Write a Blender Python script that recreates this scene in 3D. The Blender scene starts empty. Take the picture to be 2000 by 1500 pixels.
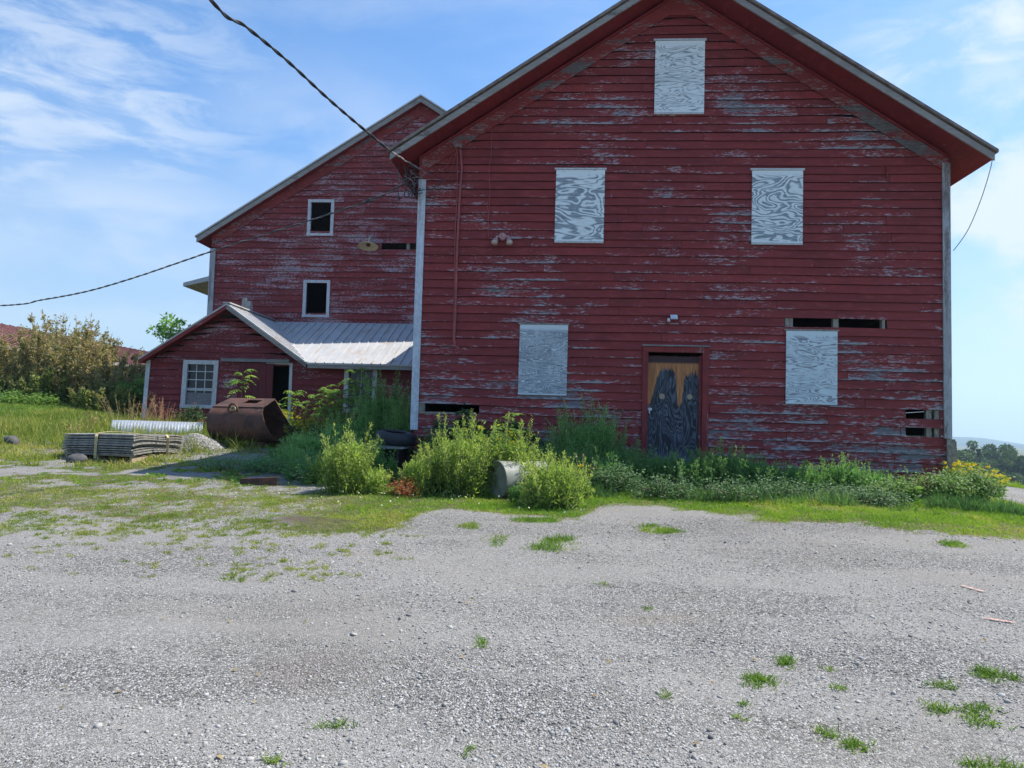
import bpy, math, random
import numpy as np
from mathutils import Vector, Matrix
random.seed(7); RS = np.random.RandomState(11)
SC = bpy.context.scene
COL = SC.collection
# ------------------------------------------------------------------ camera
CX, CD, EYE = 2.64683, 13.10549, 1.6
FW = np.array([-0.07183647, 0.99566809, 0.05903036])
RT = np.array([0.99716925, 0.07037527, 0.02647294])
UP = np.array([-0.02220399, -0.06076498, 0.99790511])
CAM = np.array([CX, -CD, EYE])
cd = bpy.data.cameras.new('camera'); cam = bpy.data.objects.new('camera', cd); COL.objects.link(cam)
cd.sensor_width = 36; cd.lens = 1500 / 2000 * 36; cd.clip_end = 9000; cd.clip_start = .05
cam.matrix_world = Matrix(((RT[0], UP[0], -FW[0], CX), (RT[1], UP[1], -FW[1], -CD), (RT[2], UP[2], -FW[2], EYE), (0, 0, 0, 1)))
SC.camera = cam
# ------------------------------------------------------------------ light
SUN = Vector((.64, .225, 1)).normalized()
sl = bpy.data.lights.new('sun', 'SUN'); sl.energy = 4.9; sl.angle = math.radians(.53); sl.color = (1, .94, .84)
so = bpy.data.objects.new('sun', sl); COL.objects.link(so)
so.rotation_euler = SUN.to_track_quat('Z', 'Y').to_euler(); so.location = (20, 10, 40)
W = bpy.data.worlds.new('World'); SC.world = W; W.use_nodes = True
wt = W.node_tree; wt.nodes.clear()
def wn(t, **k):
    n = wt.nodes.new(t)
    for a, b in k.items(): setattr(n, a, b)
    return n
wo = wn('ShaderNodeOutputWorld'); bg = wn('ShaderNodeBackground'); bg.inputs[1].default_value = .145
sky = wn('ShaderNodeTexSky', sky_type='NISHITA', sun_disc=False)
sky.sun_elevation = math.radians(55); sky.sun_rotation = math.radians(66)
sky.air_density = 1.0; sky.dust_density = .6; sky.ozone_density = 2.2
tc = wn('ShaderNodeTexCoord'); sp = wn('ShaderNodeSeparateXYZ'); wt.links.new(tc.outputs['Generated'], sp.inputs[0])
zz = wn('ShaderNodeMath', operation='MAXIMUM'); wt.links.new(sp.outputs[2], zz.inputs[0]); zz.inputs[1].default_value = 0
za = wn('ShaderNodeMath', operation='ADD'); wt.links.new(zz.outputs[0], za.inputs[0]); za.inputs[1].default_value = .12
dx = wn('ShaderNodeMath', operation='DIVIDE'); wt.links.new(sp.outputs[0], dx.inputs[0]); wt.links.new(za.outputs[0], dx.inputs[1])
dy = wn('ShaderNodeMath', operation='DIVIDE'); wt.links.new(sp.outputs[1], dy.inputs[0]); wt.links.new(za.outputs[0], dy.inputs[1])
cv = wn('ShaderNodeCombineXYZ'); wt.links.new(dx.outputs[0], cv.inputs[0]); wt.links.new(dy.outputs[0], cv.inputs[1])
def wnoise(scale, detail, rough, loc, scl, rot=0, dist=0):
    mp = wn('ShaderNodeMapping'); mp.inputs['Location'].default_value = loc; mp.inputs['Scale'].default_value = scl
    mp.inputs['Rotation'].default_value = (0, 0, rot)
    wt.links.new(cv.outputs[0], mp.inputs[0])
    n = wn('ShaderNodeTexNoise'); n.inputs['Scale'].default_value = scale; n.inputs['Detail'].default_value = detail
    n.inputs['Roughness'].default_value = rough; n.inputs['Distortion'].default_value = dist
    wt.links.new(mp.outputs[0], n.inputs[0]); return n.outputs[0]
def wramp(s, a, b, lo=0., hi=1.):
    m = wn('ShaderNodeMapRange'); m.interpolation_type = 'SMOOTHSTEP'
    for i, v in zip((1, 2, 3, 4), (a, b, lo, hi)): m.inputs[i].default_value = v
    wt.links.new(s, m.inputs[0]); return m.outputs[0]
def wmath(op, a, b):
    m = wn('ShaderNodeMath', operation=op)
    for i, v in enumerate((a, b)):
        if isinstance(v, (int, float)): m.inputs[i].default_value = v
        else: wt.links.new(v, m.inputs[i])
    return m.outputs[0]
def wblob(u, v, r0, r1, sc=(1, 1, 1)):
    """soft region of the sky around one direction"""
    d = FW + RT * (u - 1000) / 1500 - UP * (v - 750) / 1500; d = d / np.linalg.norm(d)
    vs = wn('ShaderNodeVectorMath', operation='SUBTRACT'); wt.links.new(tc.outputs['Generated'], vs.inputs[0]); vs.inputs[1].default_value = d
    vm = wn('ShaderNodeVectorMath', operation='MULTIPLY'); wt.links.new(vs.outputs[0], vm.inputs[0]); vm.inputs[1].default_value = sc
    vl = wn('ShaderNodeVectorMath', operation='LENGTH'); wt.links.new(vm.outputs[0], vl.inputs[0])
    return wramp(vl.outputs['Value'], r1, r0)
def wdir(scale, detail, rough, loc, scl, rot=(0, 0, 0), dist=0):
    mp = wn('ShaderNodeMapping'); mp.inputs['Location'].default_value = loc; mp.inputs['Scale'].default_value = scl; mp.inputs['Rotation'].default_value = rot
    wt.links.new(tc.outputs['Generated'], mp.inputs[0]); n = wn('ShaderNodeTexNoise'); n.inputs['Scale'].default_value = scale; n.inputs['Detail'].default_value = detail
    n.inputs['Roughness'].default_value = rough; n.inputs['Distortion'].default_value = dist; wt.links.new(mp.outputs[0], n.inputs[0]); return n.outputs[0]
wisp = wramp(wdir(2.6, 9, .60, (1, 2, 3), (1, 1, 3.2), (0, .28, 0), .4), .42, .68)
rip = wramp(wdir(9, 6, .62, (4, 0, 2), (1, 1, 4.2), (0, .30, 0), .5), .36, .66)
soft = wramp(wdir(3.5, 6, .55, (7, 1, 0), (1, 1, 2.2), (0, -.2, 0), .3), .38, .62)
lft = wblob(60, 150, .05, .38, (1, 1, 1.5)); lfl = wblob(230, 440, .03, .34, (1, 1, 3.2)); mid_ = wblob(640, 290, .02, .22, (1, 1, 1.6))
rtb = wmath('MAXIMUM', wblob(1900, 85, .02, .20, (1, 1, 2.6)), wblob(1790, 130, .01, .12, (1, 1, 3.4))); rtl = wblob(1990, 380, .05, .26, (1, 1, 1.1))
c1 = wmath('MULTIPLY', lft, wmath('ADD', wmath('MULTIPLY', rip, .55), wmath('MULTIPLY', wisp, .20)))
c1 = wmath('MAXIMUM', c1, wmath('MULTIPLY', lfl, wmath('MULTIPLY_ADD' if False else 'ADD', wmath('MULTIPLY', soft, .45), .12)))
c1 = wmath('MAXIMUM', c1, wmath('MULTIPLY', mid_, wmath('MULTIPLY', soft, .38)))
str_ = wramp(wdir(5, 9, .64, (3, 5, 1), (1.2, 1.2, 3.6), (0, -.35, 0), .6), .36, .66)
c2 = wmath('MULTIPLY', rtb, wmath('ADD', wmath('MULTIPLY', str_, 1.0), .16))
c3 = wmath('MULTIPLY', rtl, wmath('ADD', wmath('MULTIPLY', wramp(wdir(6, 8, .6, (2, 2, 5), (1, 1, 1.6)), .38, .60), .80), .14))
oth = wmath('MULTIPLY', wisp, .22)
low = wmath('MULTIPLY', wramp(sp.outputs[2], .34, .0), .34)
cf = wmath('MINIMUM', wmath('ADD', wmath('MAXIMUM', wmath('MAXIMUM', c1, c2), wmath('MAXIMUM', c3, oth)), low), .95)
mx = wn('ShaderNodeMix', data_type='RGBA'); wt.links.new(cf, mx.inputs[0])
skt = wn('ShaderNodeMix', data_type='RGBA', blend_type='MULTIPLY'); skt.inputs[0].default_value = 1
tm = wn('ShaderNodeMix', data_type='RGBA'); wt.links.new(wramp(sp.outputs[2], .0, .42), tm.inputs[0]); tm.inputs[6].default_value = (.50, .62, .70, 1); tm.inputs[7].default_value = (.53, .76, .94, 1)
wt.links.new(sky.outputs[0], skt.inputs[6]); wt.links.new(tm.outputs[2], skt.inputs[7])
wt.links.new(skt.outputs[2], mx.inputs[6]); mx.inputs[7].default_value = (3.7, 4.1, 4.55, 1)
wt.links.new(mx.outputs[2], bg.inputs[0]); wt.links.new(bg.outputs[0], wo.inputs[0])
SC.view_settings.view_transform = 'Standard'; SC.view_settings.look = 'None'
SC.view_settings.exposure = .66; SC.view_settings.gamma = 1
SC.cycles.use_denoising = True
SC.cycles.max_bounces = 8; SC.cycles.transparent_max_bounces = 8; SC.cycles.volume_bounces = 1

# ------------------------------------------------------------------ geometry of the place
def at(u, v, Y):
    d = FW + RT * (u - 1000) / 1500 - UP * (v - 750) / 1500
    return CAM + d * ((Y + CD) / d[1])
def sstep(a, b, x):
    t = np.clip((x - a) / (b - a), 0, 1); return t * t * (3 - 2 * t)
def G(x, y):
    """height of the ground"""
    x = np.asarray(x, float); y = np.asarray(y, float)
    yy = np.where(y > 24, 24 + (y - 24) * .25, y); yy = np.maximum(yy, -22)
    z = .07 * (yy + 13.1)
    z = z + .055 * np.maximum(0, -x - 7) * sstep(-2, 9, y) * (np.minimum(1, 20 / np.maximum(1, -x)))
    r = np.maximum(0, x - 7.6); z = z - np.where(r < 1, .08 * r * r, .16 * (r - 1) + .08) * sstep(60, 10, r) * 1.0 - 4.3 * sstep(10, 60, r)
    z = z - .12 * np.maximum(0, np.minimum(y, 150) - 8) * sstep(6, 14, x)
    z = z + .02 * np.sin(x * .9 + .3) * np.cos(y * .7) + .012 * np.sin(x * 2.3 + y * 1.9)
    f = sstep(60, 200, np.hypot(x, y))
    return z * (1 - f) + (-14) * f
def gat(u, v):
    d = FW + RT * (u - 1000) / 1500 - UP * (v - 750) / 1500
    t = 2.
    while t < 200:
        p = CAM + d * t
        if p[2] <= float(G(p[0], p[1])): break
        t += .02 + t * .001
    return p
def Gz(x, y): return float(G(x, y))

# ------------------------------------------------------------------ scene helpers
def tag(o, label=None, cat=None, group=None, kind=None):
    if label: o['label'] = label
    if cat: o['category'] = cat
    if group: o['group'] = group
    if kind: o['kind'] = kind
    return o
def thing(name, loc, label, cat, group=None):
    o = bpy.data.objects.new(name, None); COL.objects.link(o); o.location = loc; o.empty_display_size = .2
    return tag(o, label, cat, group)
def mesh_obj(name, V, F, mat, parent=None, attrs=None, smooth=False, label=None):
    V = np.asarray(V, float).reshape(-1, 3)
    if parent is not None:
        b = Vector((0, 0, 0)); q = parent
        while q is not None: b += q.location; q = q.parent
        V = V - np.array(b)
        loc = None
    else:
        loc = np.array([(V[:, 0].min() + V[:, 0].max()) / 2, (V[:, 1].min() + V[:, 1].max()) / 2, V[:, 2].min()]) if len(V) else np.zeros(3)
        V = V - loc
    me = bpy.data.meshes.new(name)
    if isinstance(F, np.ndarray):
        n, k = F.shape
        me.vertices.add(len(V)); me.vertices.foreach_set('co', V.ravel().astype(np.float32))
        me.loops.add(n * k); me.loops.foreach_set('vertex_index', F.ravel().astype(np.int32))
        me.polygons.add(n); me.polygons.foreach_set('loop_start', np.arange(0, n * k, k, dtype=np.int32))
        me.update(calc_edges=True)
    else:
        me.from_pydata(V.tolist(), [], F)
    for k, a in (attrs or {}).items():
        a = np.asarray(a, np.float32)
        at_ = me.attributes.new(k, 'FLOAT', 'FACE' if len(a) == len(me.polygons) and len(a) != len(V) else 'POINT')
        at_.data.foreach_set('value', a)
    if smooth: me.polygons.foreach_set('use_smooth', np.ones(len(me.polygons), bool))
    me.validate(verbose=False)
    o = bpy.data.objects.new(name, me); COL.objects.link(o)
    if mat: me.materials.append(mat)
    if parent is not None: o.parent = parent
    else: o.location = loc
    if label: o['label'] = label
    return o
class MB:
    def __init__(s): s.v = []; s.f = []; s.r = []; s.bv = []
    def add(s, vs, fs, r=None):
        n = len(s.v); s.v += [tuple(map(float, p)) for p in vs]; s.f += [tuple(n + i for i in f) for f in fs]
        s.r += [random.random() if r is None else r] * len(fs)
    def box(s, a, b, r=None):
        x0, y0, z0 = a; x1, y1, z1 = b
        s.add([(x0, y0, z0), (x1, y0, z0), (x1, y1, z0), (x0, y1, z0), (x0, y0, z1), (x1, y0, z1), (x1, y1, z1), (x0, y1, z1)],
              [(0, 3, 2, 1), (4, 5, 6, 7), (0, 1, 5, 4), (1, 2, 6, 5), (2, 3, 7, 6), (3, 0, 4, 7)], r)
    def hexa(s, p8, r=None):
        s.add(p8, [(0, 3, 2, 1), (4, 5, 6, 7), (0, 1, 5, 4), (1, 2, 6, 5), (2, 3, 7, 6), (3, 0, 4, 7)], r)
    def beam(s, a, b, w, h, up=(0, 0, 1), r=None):
        a = Vector(a); b = Vector(b); d = (b - a).normalized(); sd = d.cross(Vector(up)).normalized() * w / 2; u = sd.cross(d).normalized() * h / 2
        s.hexa([a - sd - u, a + sd - u, b + sd - u, b - sd - u, a - sd + u, a + sd + u, b + sd + u, b - sd + u], r)
    def tube(s, pts, r, n=8, cap=True):
        pts = [Vector(p) for p in pts]; rr = r if isinstance(r, (list, tuple)) else [r] * len(pts)
        V = []; F = []; prev = None
        for i, p in enumerate(pts):
            d = (pts[min(i + 1, len(pts) - 1)] - pts[max(i - 1, 0)]).normalized()
            if prev is None: prev = d.cross(Vector((.3, .5, .81))).normalized()
            a = (prev - d * prev.dot(d)).normalized(); prev = a; b = d.cross(a)
            for k in range(n):
                t = 2 * math.pi * k / n; V.append(p + (a * math.cos(t) + b * math.sin(t)) * rr[i])
        for i in range(len(pts) - 1):
            for k in range(n): F.append((i * n + k, i * n + (k + 1) % n, (i + 1) * n + (k + 1) % n, (i + 1) * n + k))
        if cap: F.append(tuple(range(n))[::-1]); F.append(tuple(range((len(pts) - 1) * n, len(pts) * n)))
        s.add(V, F)
    def lathe(s, prof, c, axis=(0, 0, 1), n=24):
        ax = Vector(axis).normalized(); a = ax.orthogonal().normalized(); b = ax.cross(a); c = Vector(c)
        V = []; F = []
        for (r, h) in prof:
            for k in range(n):
                t = 2 * math.pi * k / n; V.append(c + ax * h + (a * math.cos(t) + b * math.sin(t)) * r)
        for i in range(len(prof) - 1):
            for k in range(n): F.append((i * n + k, i * n + (k + 1) % n, (i + 1) * n + (k + 1) % n, (i + 1) * n + k))
        s.add(V, F)
    def slab(s, quad, n, r=None):
        """a four-cornered plate: quad on its outer face, thickened by the vector -n"""
        q = [Vector(p) for p in quad]; n = Vector(n)
        s.hexa([p - n for p in q] + q, r)
    def obj(s, name, mat, parent=None, smooth=False, label=None):
        at_ = {'rnd': s.r} if len(s.r) != len(s.v) else {}
        if not s.bv: s.bv = [1.] * len(s.v)
        if len(s.bv) == len(s.v): at_['bv'] = s.bv
        return mesh_obj(name, s.v, s.f, mat, parent, at_, smooth, label)

# ------------------------------------------------------------------ materials
class NT:
    def __init__(s, name):
        s.m = bpy.data.materials.new(name); s.m.use_nodes = True; s.t = s.m.node_tree; s.t.nodes.clear()
        s.out = s.n('ShaderNodeOutputMaterial'); s.b = s.n('ShaderNodeBsdfPrincipled')
        s.t.links.new(s.b.outputs[0], s.out.inputs[0]); s.b.inputs['Roughness'].default_value = .8
        s.tc = s.n('ShaderNodeTexCoord')
    def n(s, t, **k):
        x = s.t.nodes.new(t)
        for a, b in k.items(): setattr(x, a, b)
        return x
    def put(s, v, sock):
        if v is None: return
        if hasattr(v, 'links') or isinstance(v, bpy.types.NodeSocket): s.t.links.new(v, sock)
        else:
            if isinstance(v, (tuple, list)) and len(v) == 3 and sock.type == 'RGBA': v = (*v, 1)
            sock.default_value = v
    def math(s, op, a, b=None, c=None):
        m = s.n('ShaderNodeMath', operation=op)
        for i, v in enumerate((a, b, c)): s.put(v, m.inputs[i])
        return m.outputs[0]
    def map(s, v, a, b, lo=0., hi=1., smooth=True):
        m = s.n('ShaderNodeMapRange')
        if smooth: m.interpolation_type = 'SMOOTHSTEP'
        for i, x in enumerate((v, a, b, lo, hi)): s.put(x, m.inputs[i])
        return m.outputs[0]
    def mix(s, f, a, b, blend='MIX'):
        m = s.n('ShaderNodeMix', data_type='RGBA', blend_type=blend); s.put(f, m.inputs[0]); s.put(a, m.inputs[6]); s.put(b, m.inputs[7]); return m.outputs[2]
    def attr(s, name): return s.n('ShaderNodeAttribute', attribute_name=name).outputs['Fac']
    def coord(s, scale=(1, 1, 1), offs=None, rot=(0, 0, 0), src='Object', loc=(0, 0, 0)):
        mp = s.n('ShaderNodeMapping'); mp.inputs['Scale'].default_value = scale; mp.inputs['Rotation'].default_value = rot; mp.inputs['Location'].default_value = loc
        s.t.links.new(s.tc.outputs[src], mp.inputs[0]); o = mp.outputs[0]
        if offs is not None:
            va = s.n('ShaderNodeVectorMath', operation='ADD'); s.t.links.new(o, va.inputs[0]); s.t.links.new(offs, va.inputs[1]); o = va.outputs[0]
        return o
    def noise(s, co, scale=1, detail=4, rough=.55, dist=0):
        n = s.n('ShaderNodeTexNoise'); s.t.links.new(co, n.inputs[0])
        n.inputs['Scale'].default_value = scale; n.inputs['Detail'].default_value = detail; n.inputs['Roughness'].default_value = rough; n.inputs['Distortion'].default_value = dist
        return n.outputs[0]
    def vor(s, co, scale=1, feature='F1', out='Distance', rnd=1):
        n = s.n('ShaderNodeTexVoronoi', feature=feature); s.t.links.new(co, n.inputs[0]); n.inputs['Scale'].default_value = scale; n.inputs['Randomness'].default_value = rnd
        return n.outputs[out]
    def offs(s, name, k):
        v = s.n('ShaderNodeCombineXYZ'); a = s.attr(name); s.t.links.new(s.math('MULTIPLY', a, k), v.inputs[0]); s.t.links.new(s.math('MULTIPLY', a, k * 1.7), v.inputs[2]); return v.outputs[0]
    def color(s, c): s.put(c, s.b.inputs['Base Color'])
    def rough(s, c): s.put(c, s.b.inputs['Roughness'])
    def metal(s, c): s.put(c, s.b.inputs['Metallic'])
    def bump(s, h, strength=.5, dist=.01):
        b = s.n('ShaderNodeBump'); b.inputs['Strength'].default_value = strength; b.inputs['Distance'].default_value = dist
        s.put(h, b.inputs['Height']); s.t.links.new(b.outputs[0], s.b.inputs['Normal'])

RED_A, RED_B = (.315, .047, .046), (.200, .033, .034)
GREYW, PALE = (.225, .21, .23), (.47, .40, .42)
def paint_wood(name, wear=.5, fleck=.5, base_a=RED_A, base_b=RED_B, grey=GREYW, pale=PALE, axis='x', per_board=True, low_wear=0., big=.35, seed=0):
    """old paint peeling along the grain down to grey wood"""
    k = NT(name)
    st = {'x': (1, 1, 9), 'z': (9, 9, 1)}[axis]
    off = k.offs('rnd', 37.) if per_board else None
    bigm = k.noise(k.coord((.55 if axis == 'x' else 1, 1, .9), loc=(seed * 1.3, seed, 0)), 1.0, 3, .55)
    mid = k.noise(k.coord((st[0] * .95, st[1] * .95, st[2] * .62), off), 1.0, 4, .6, .25)
    fin = k.noise(k.coord((st[0] * 9, st[1] * 9, st[2] * 4.5), off), 1.0, 5, .65, .2)
    grain = k.noise(k.coord((st[0] * 2.5, st[1] * 2.5, st[2] * 18), off), 1.0, 4, .7)
    a = k.math('MULTIPLY_ADD', bigm, .9 * big * 2, k.math('MULTIPLY', mid, .62))
    a = k.math('ADD', a, k.math('MULTIPLY_ADD', fin, .26, k.math('MULTIPLY', grain, .12)))
    mean = .9 * big + .31 + .13 + .06
    if low_wear:
        sp = k.n('ShaderNodeSeparateXYZ'); k.t.links.new(k.tc.outputs['Object'], sp.inputs[0])
        a = k.math('ADD', a, k.math('MULTIPLY', k.map(sp.outputs[2], 3.4, .5), low_wear))
    bv = k.attr('bv'); lo = k.map(bv, .55, .0, 0, 1); a = k.math('ADD', a, k.math('MULTIPLY', lo, .075 if axis == 'x' and per_board else 0.))
    th = mean + .235 - .20 * wear
    g = k.map(a, th, th + .06)
    rim = k.map(a, th - .05, th - .005)                       # primer showing round the bare patches
    fl = k.noise(k.coord((st[0] * 13, st[1] * 13, st[2] * 6.5), off, loc=(5, 3, 9)), 1.0, 5, .7, .3)
    flm = k.map(k.math('ADD', fl, k.math('MULTIPLY_ADD', mid, .5, k.math('MULTIPLY', bigm, .35))), 1.16 - .12 * fleck, 1.20 - .12 * fleck)
    rc = k.mix(k.map(k.noise(k.coord((.9, .9, 3), off), 1.0, 4, .6), .3, .7), base_a, base_b)
    rnd = k.attr('rnd')
    rc = k.mix(k.math('MULTIPLY', k.map(rnd, .0, 1., 0, .5, False), 1.), rc, base_b)
    rc = k.mix(k.math('MULTIPLY', k.map(grain, .40, .62), .38), rc, tuple(x * .48 + .012 for x in base_b))
    rc = k.mix(k.map(k.noise(k.coord((st[0] * 4, st[1] * 4, st[2] * 1.6), off, loc=(2, 2, 2)), 1.0, 4, .6), .50, .72, 0, .32), rc, tuple(min(1, x * 1.25 + .03) for x in base_a))
    dirt = k.noise(k.coord((2.2, 2.2, 1.1), loc=(1, 8, 3)), 1.3, 6, .7)
    rc = k.mix(k.map(dirt, .52, .78, 0, .55), rc, tuple(x * .42 + .01 for x in base_b))
    wc = k.mix(k.map(grain, .35, .68), tuple(x * .50 for x in grey), grey)
    wc = k.mix(k.map(k.math('ADD', fin, k.math('MULTIPLY', lo, .16)), .56, .70, 0, .65), wc, pale)
    c = k.mix(k.math('MULTIPLY', rim, k.map(fin, .50, .64, 0, .75)), rc, pale)
    c = k.mix(g, c, wc)
    c = k.mix(k.math('MULTIPLY', flm, k.math('SUBTRACT', 1., k.math('MULTIPLY', g, .75))), c, pale)
    c = k.mix(k.map(rnd, -.4, -.6), c, (.022, .014, .016))  # board undersides and edges near black: lap shade put into the colour
    k.color(c); k.rough(k.map(g, 0, 1, .68, .92))
    k.b.inputs['Specular IOR Level'].default_value = .25
    k.bump(k.math('ADD', k.math('MULTIPLY', grain, .6), k.math('MULTIPLY', g, -.4)), .5, .006)
    return k.m
M = {}
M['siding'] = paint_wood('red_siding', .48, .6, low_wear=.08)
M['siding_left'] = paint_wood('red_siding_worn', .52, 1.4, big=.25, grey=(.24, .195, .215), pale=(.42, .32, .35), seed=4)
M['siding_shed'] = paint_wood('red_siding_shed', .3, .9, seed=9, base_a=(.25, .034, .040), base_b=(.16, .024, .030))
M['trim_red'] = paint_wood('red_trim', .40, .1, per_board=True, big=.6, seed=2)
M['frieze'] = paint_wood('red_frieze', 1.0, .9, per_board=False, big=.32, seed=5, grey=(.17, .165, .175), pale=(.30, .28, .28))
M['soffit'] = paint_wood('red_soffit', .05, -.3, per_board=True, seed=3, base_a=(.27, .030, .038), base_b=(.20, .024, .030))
M['door_frame'] = paint_wood('red_door_frame', .62, .3, axis='z', per_board=True, big=.3)
M['white_wood'] = paint_wood('white_peeling', .62, 1.2, (.62, .68, .76), (.52, .57, .64), (.22, .21, .20), (.40, .38, .36), 'z', True, big=.2)
M['white_trim'] = paint_wood('white_window_trim', .35, .3, (.62, .64, .68), (.52, .53, .56), (.30, .28, .28), (.5, .48, .47), 'z', True, big=.2)
M['grey_post'] = paint_wood('grey_corner_board', 1.0, 1.0, (.42, .42, .45), (.36, .35, .37), (.27, .25, .25), (.52, .5, .52), 'z', True, big=.3)
M['fascia'] = paint_wood('weathered_fascia', .75, .8, (.36, .34, .32), (.28, .25, .24), (.22, .19, .18), (.42, .39, .36), 'x', False, big=.3)
M['bare_wood'] = paint_wood('bare_grey_wood', 1.6, .5, (.3, .27, .24), (.25, .22, .2), (.36, .32, .28), (.5, .46, .42), 'z', True)
M['grey_board'] = paint_wood('bare_grey_board', 1.5, .5, (.25, .2, .2), (.2, .16, .16), (.28, .27, .28), (.4, .38, .38), 'x', True)

def simple(name, col, rough=.8, metal=0, var=.25, scale=6, bump=0, col2=None, spec=None, detail=5):
    k = NT(name); n = k.noise(k.coord(), scale, detail, .65)
    c2 = col2 or tuple(x * (1 - var) for x in col)
    k.color(k.mix(k.map(n, .35, .65), c2, col)); k.rough(rough); k.metal(metal)
    if spec is not None: k.b.inputs['Specular IOR Level'].default_value = spec
    if bump: k.bump(n, bump, .02)
    return k.m
M['dark'] = simple('dark_glass', (.012, .014, .018), .25)
M['black_iron'] = simple('black_plastic', (.012, .012, .013), .5)
M['cable'] = simple('black_cable', (.035, .037, .045), .5)
M['cable_pale'] = simple('bare_service_cable', (.33, .29, .29), .6, col2=(.12, .10, .11), scale=14)
M['red_pipe'] = simple('red_painted_pipe', (.36, .075, .07), .5, col2=(.24, .05, .05))
M['shingle'] = simple('old_shingles', (.16, .12, .11), .95, scale=9, bump=.4, col2=(.26, .22, .2))
M['tyre'] = simple('tyre_rubber', (.022, .024, .03), .6, scale=20, bump=.1)
M['mat_top'] = simple('rubber_mat', (.29, .28, .245), .85, scale=16, bump=.3, col2=(.13, .128, .12))
M['strap'] = simple('tan_strap', (.52, .42, .22), .7, scale=20)
M['pallet'] = simple('pallet_wood', (.42, .33, .24), .85, scale=8)
M['cream'] = simple('cream_enamel', (.62, .54, .36), .5, scale=10)
M['pinkish'] = simple('overpainted_fitting', (.55, .34, .33), .5, scale=30, col2=(.3, .1, .1))
M['bulb'] = simple('lamp_glass', (.55, .42, .36), .2, scale=20)
M['white_plastic'] = simple('white_plastic', (.72, .76, .82), .4)
M['solar'] = simple('solar_cell', (.25, .45, .7), .25)
M['rock'] = simple('field_stone', (.10, .10, .10), .9, scale=7, bump=.8)
M['drum'] = simple('pale_drum', (.27, .285, .255), .6, scale=5, col2=(.17, .18, .155))
M['mark'] = simple('pink_marking_paint', (.66, .31, .24), .9, scale=45, col2=(.42, .36, .33))
M['wood_stub'] = simple('weathered_post', (.36, .35, .34), .9, scale=10, bump=.4, col2=(.2, .19, .18))

def rust_mat(name, a, b, c):
    k = NT(name); n = k.noise(k.coord((1, 1, 1)), 3.5, 7, .7, .3); n2 = k.noise(k.coord((1, 1, .35), loc=(3, 1, 2)), 9, 5, .7)
    col = k.mix(k.map(n, .36, .6), a, b); col = k.mix(k.map(n2, .52, .72), col, c)
    k.color(col); k.rough(k.map(n2, .3, .7, .55, .85)); k.metal(.25); k.bump(n2, .3, .01); return k.m
M['rust'] = rust_mat('rusty_steel', (.050, .030, .026), (.12, .055, .038), (.19, .085, .05))
M['rust_red'] = rust_mat('red_rusty_steel', (.11, .035, .03), (.17, .05, .04), (.08, .04, .035))
M['red_roof'] = rust_mat('faded_red_metal', (.20, .075, .065), (.27, .115, .10), (.40, .31, .28))

def metal_roof(name):
    k = NT(name); n = k.noise(k.coord((1, 1, 1)), 2.2, 6, .65); st = k.noise(k.coord((9, .8, .8)), 1, 5, .7)
    c = k.mix(k.map(n, .3, .7), (.42, .43, .45), (.50, .50, .50)); c = k.mix(k.map(st, .50, .68, 0, .7), c, (.36, .29, .22)); n3 = k.noise(k.coord((1.2, 1.2, 1.2), loc=(4, 4, 4)), 1.1, 5, .7); c = k.mix(k.map(n3, .55, .72, 0, .55), c, (.34, .25, .18))
    k.color(c); k.metal(.0); k.rough(k.map(st, .3, .7, .42, .6)); k.bump(n, .12, .02); return k.m
M['tin'] = metal_roof('sheet_metal_roof')
def galv():
    k = NT('galvanized_steel'); v = k.vor(k.coord(), 30, out='Color'); sp = k.n('ShaderNodeSeparateColor'); k.t.links.new(v, sp.inputs[0])
    k.color(k.mix(sp.outputs[0], (.40, .42, .44), (.54, .56, .58))); k.metal(.55); k.rough(.42); return k.m
M['galv'] = galv()

def plywood(name, white, grey, seed, vertical=False, amount=.5, stretch=3.2, freq=26., top_band=True, H=1.25):
    """painted plywood whose paint has worn off along the swirling grain"""
    k = NT(name)
    stretch *= 1.25; sc = (1.35, 1.0, stretch) if not vertical else (stretch, 1.0, 1.0)
    co = k.coord(sc, loc=(seed * 3.1, seed, seed * 1.7))
    f = k.noise(co, .95, 2.2, .45, .55)
    w = k.math('SINE', k.math('MULTIPLY', f, freq * 3.2))
    br = k.noise(k.coord((1.2, 1, 1.6), loc=(seed, 2, 5)), 2.2, 4, .6)
    fi = k.noise(k.coord((6, 1, 45) if not vertical else (45, 1, 6), loc=(seed, 0, 0)), 1.0, 4, .65)
    a = k.math('ADD', k.math('MULTIPLY', w, .50), k.math('MULTIPLY_ADD', br, 1.5, k.math('MULTIPLY', fi, .9)))
    m = k.map(a, 1.25 - amount * .5 - .26, 1.25 - amount * .5 + .30)
    wc = k.mix(k.map(fi, .35, .65), tuple(x * .86 for x in white), white)
    gc = k.mix(k.map(fi, .35, .65), tuple(x * .62 for x in grey), grey)
    c = k.mix(m, gc, wc)
    if top_band:
        sp = k.n('ShaderNodeSeparateXYZ'); k.t.links.new(k.tc.outputs['Generated'], sp.inputs[0])
        e = k.math('ADD', k.map(sp.outputs[2], .90, .955), k.map(sp.outputs[2], .03, .012))
        e = k.math('MINIMUM', 1., k.math('MULTIPLY', e, k.map(fi, .28, .42)))
        c = k.mix(e, c, tuple(x * .95 for x in white))
    k.color(c); k.rough(.8); k.b.inputs['Specular IOR Level'].default_value = .2; k.bump(a, .25, .004)
    return k.m
WHT = (.80, .86, .88)
M['ply1'] = plywood('plywood_top', WHT, (.40, .45, .49), 1, amount=.6, freq=44, stretch=4)
M['ply2'] = plywood('plywood_swirl', WHT, (.35, .41, .46), 4.2, amount=.28, stretch=2.6, freq=27)
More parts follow.
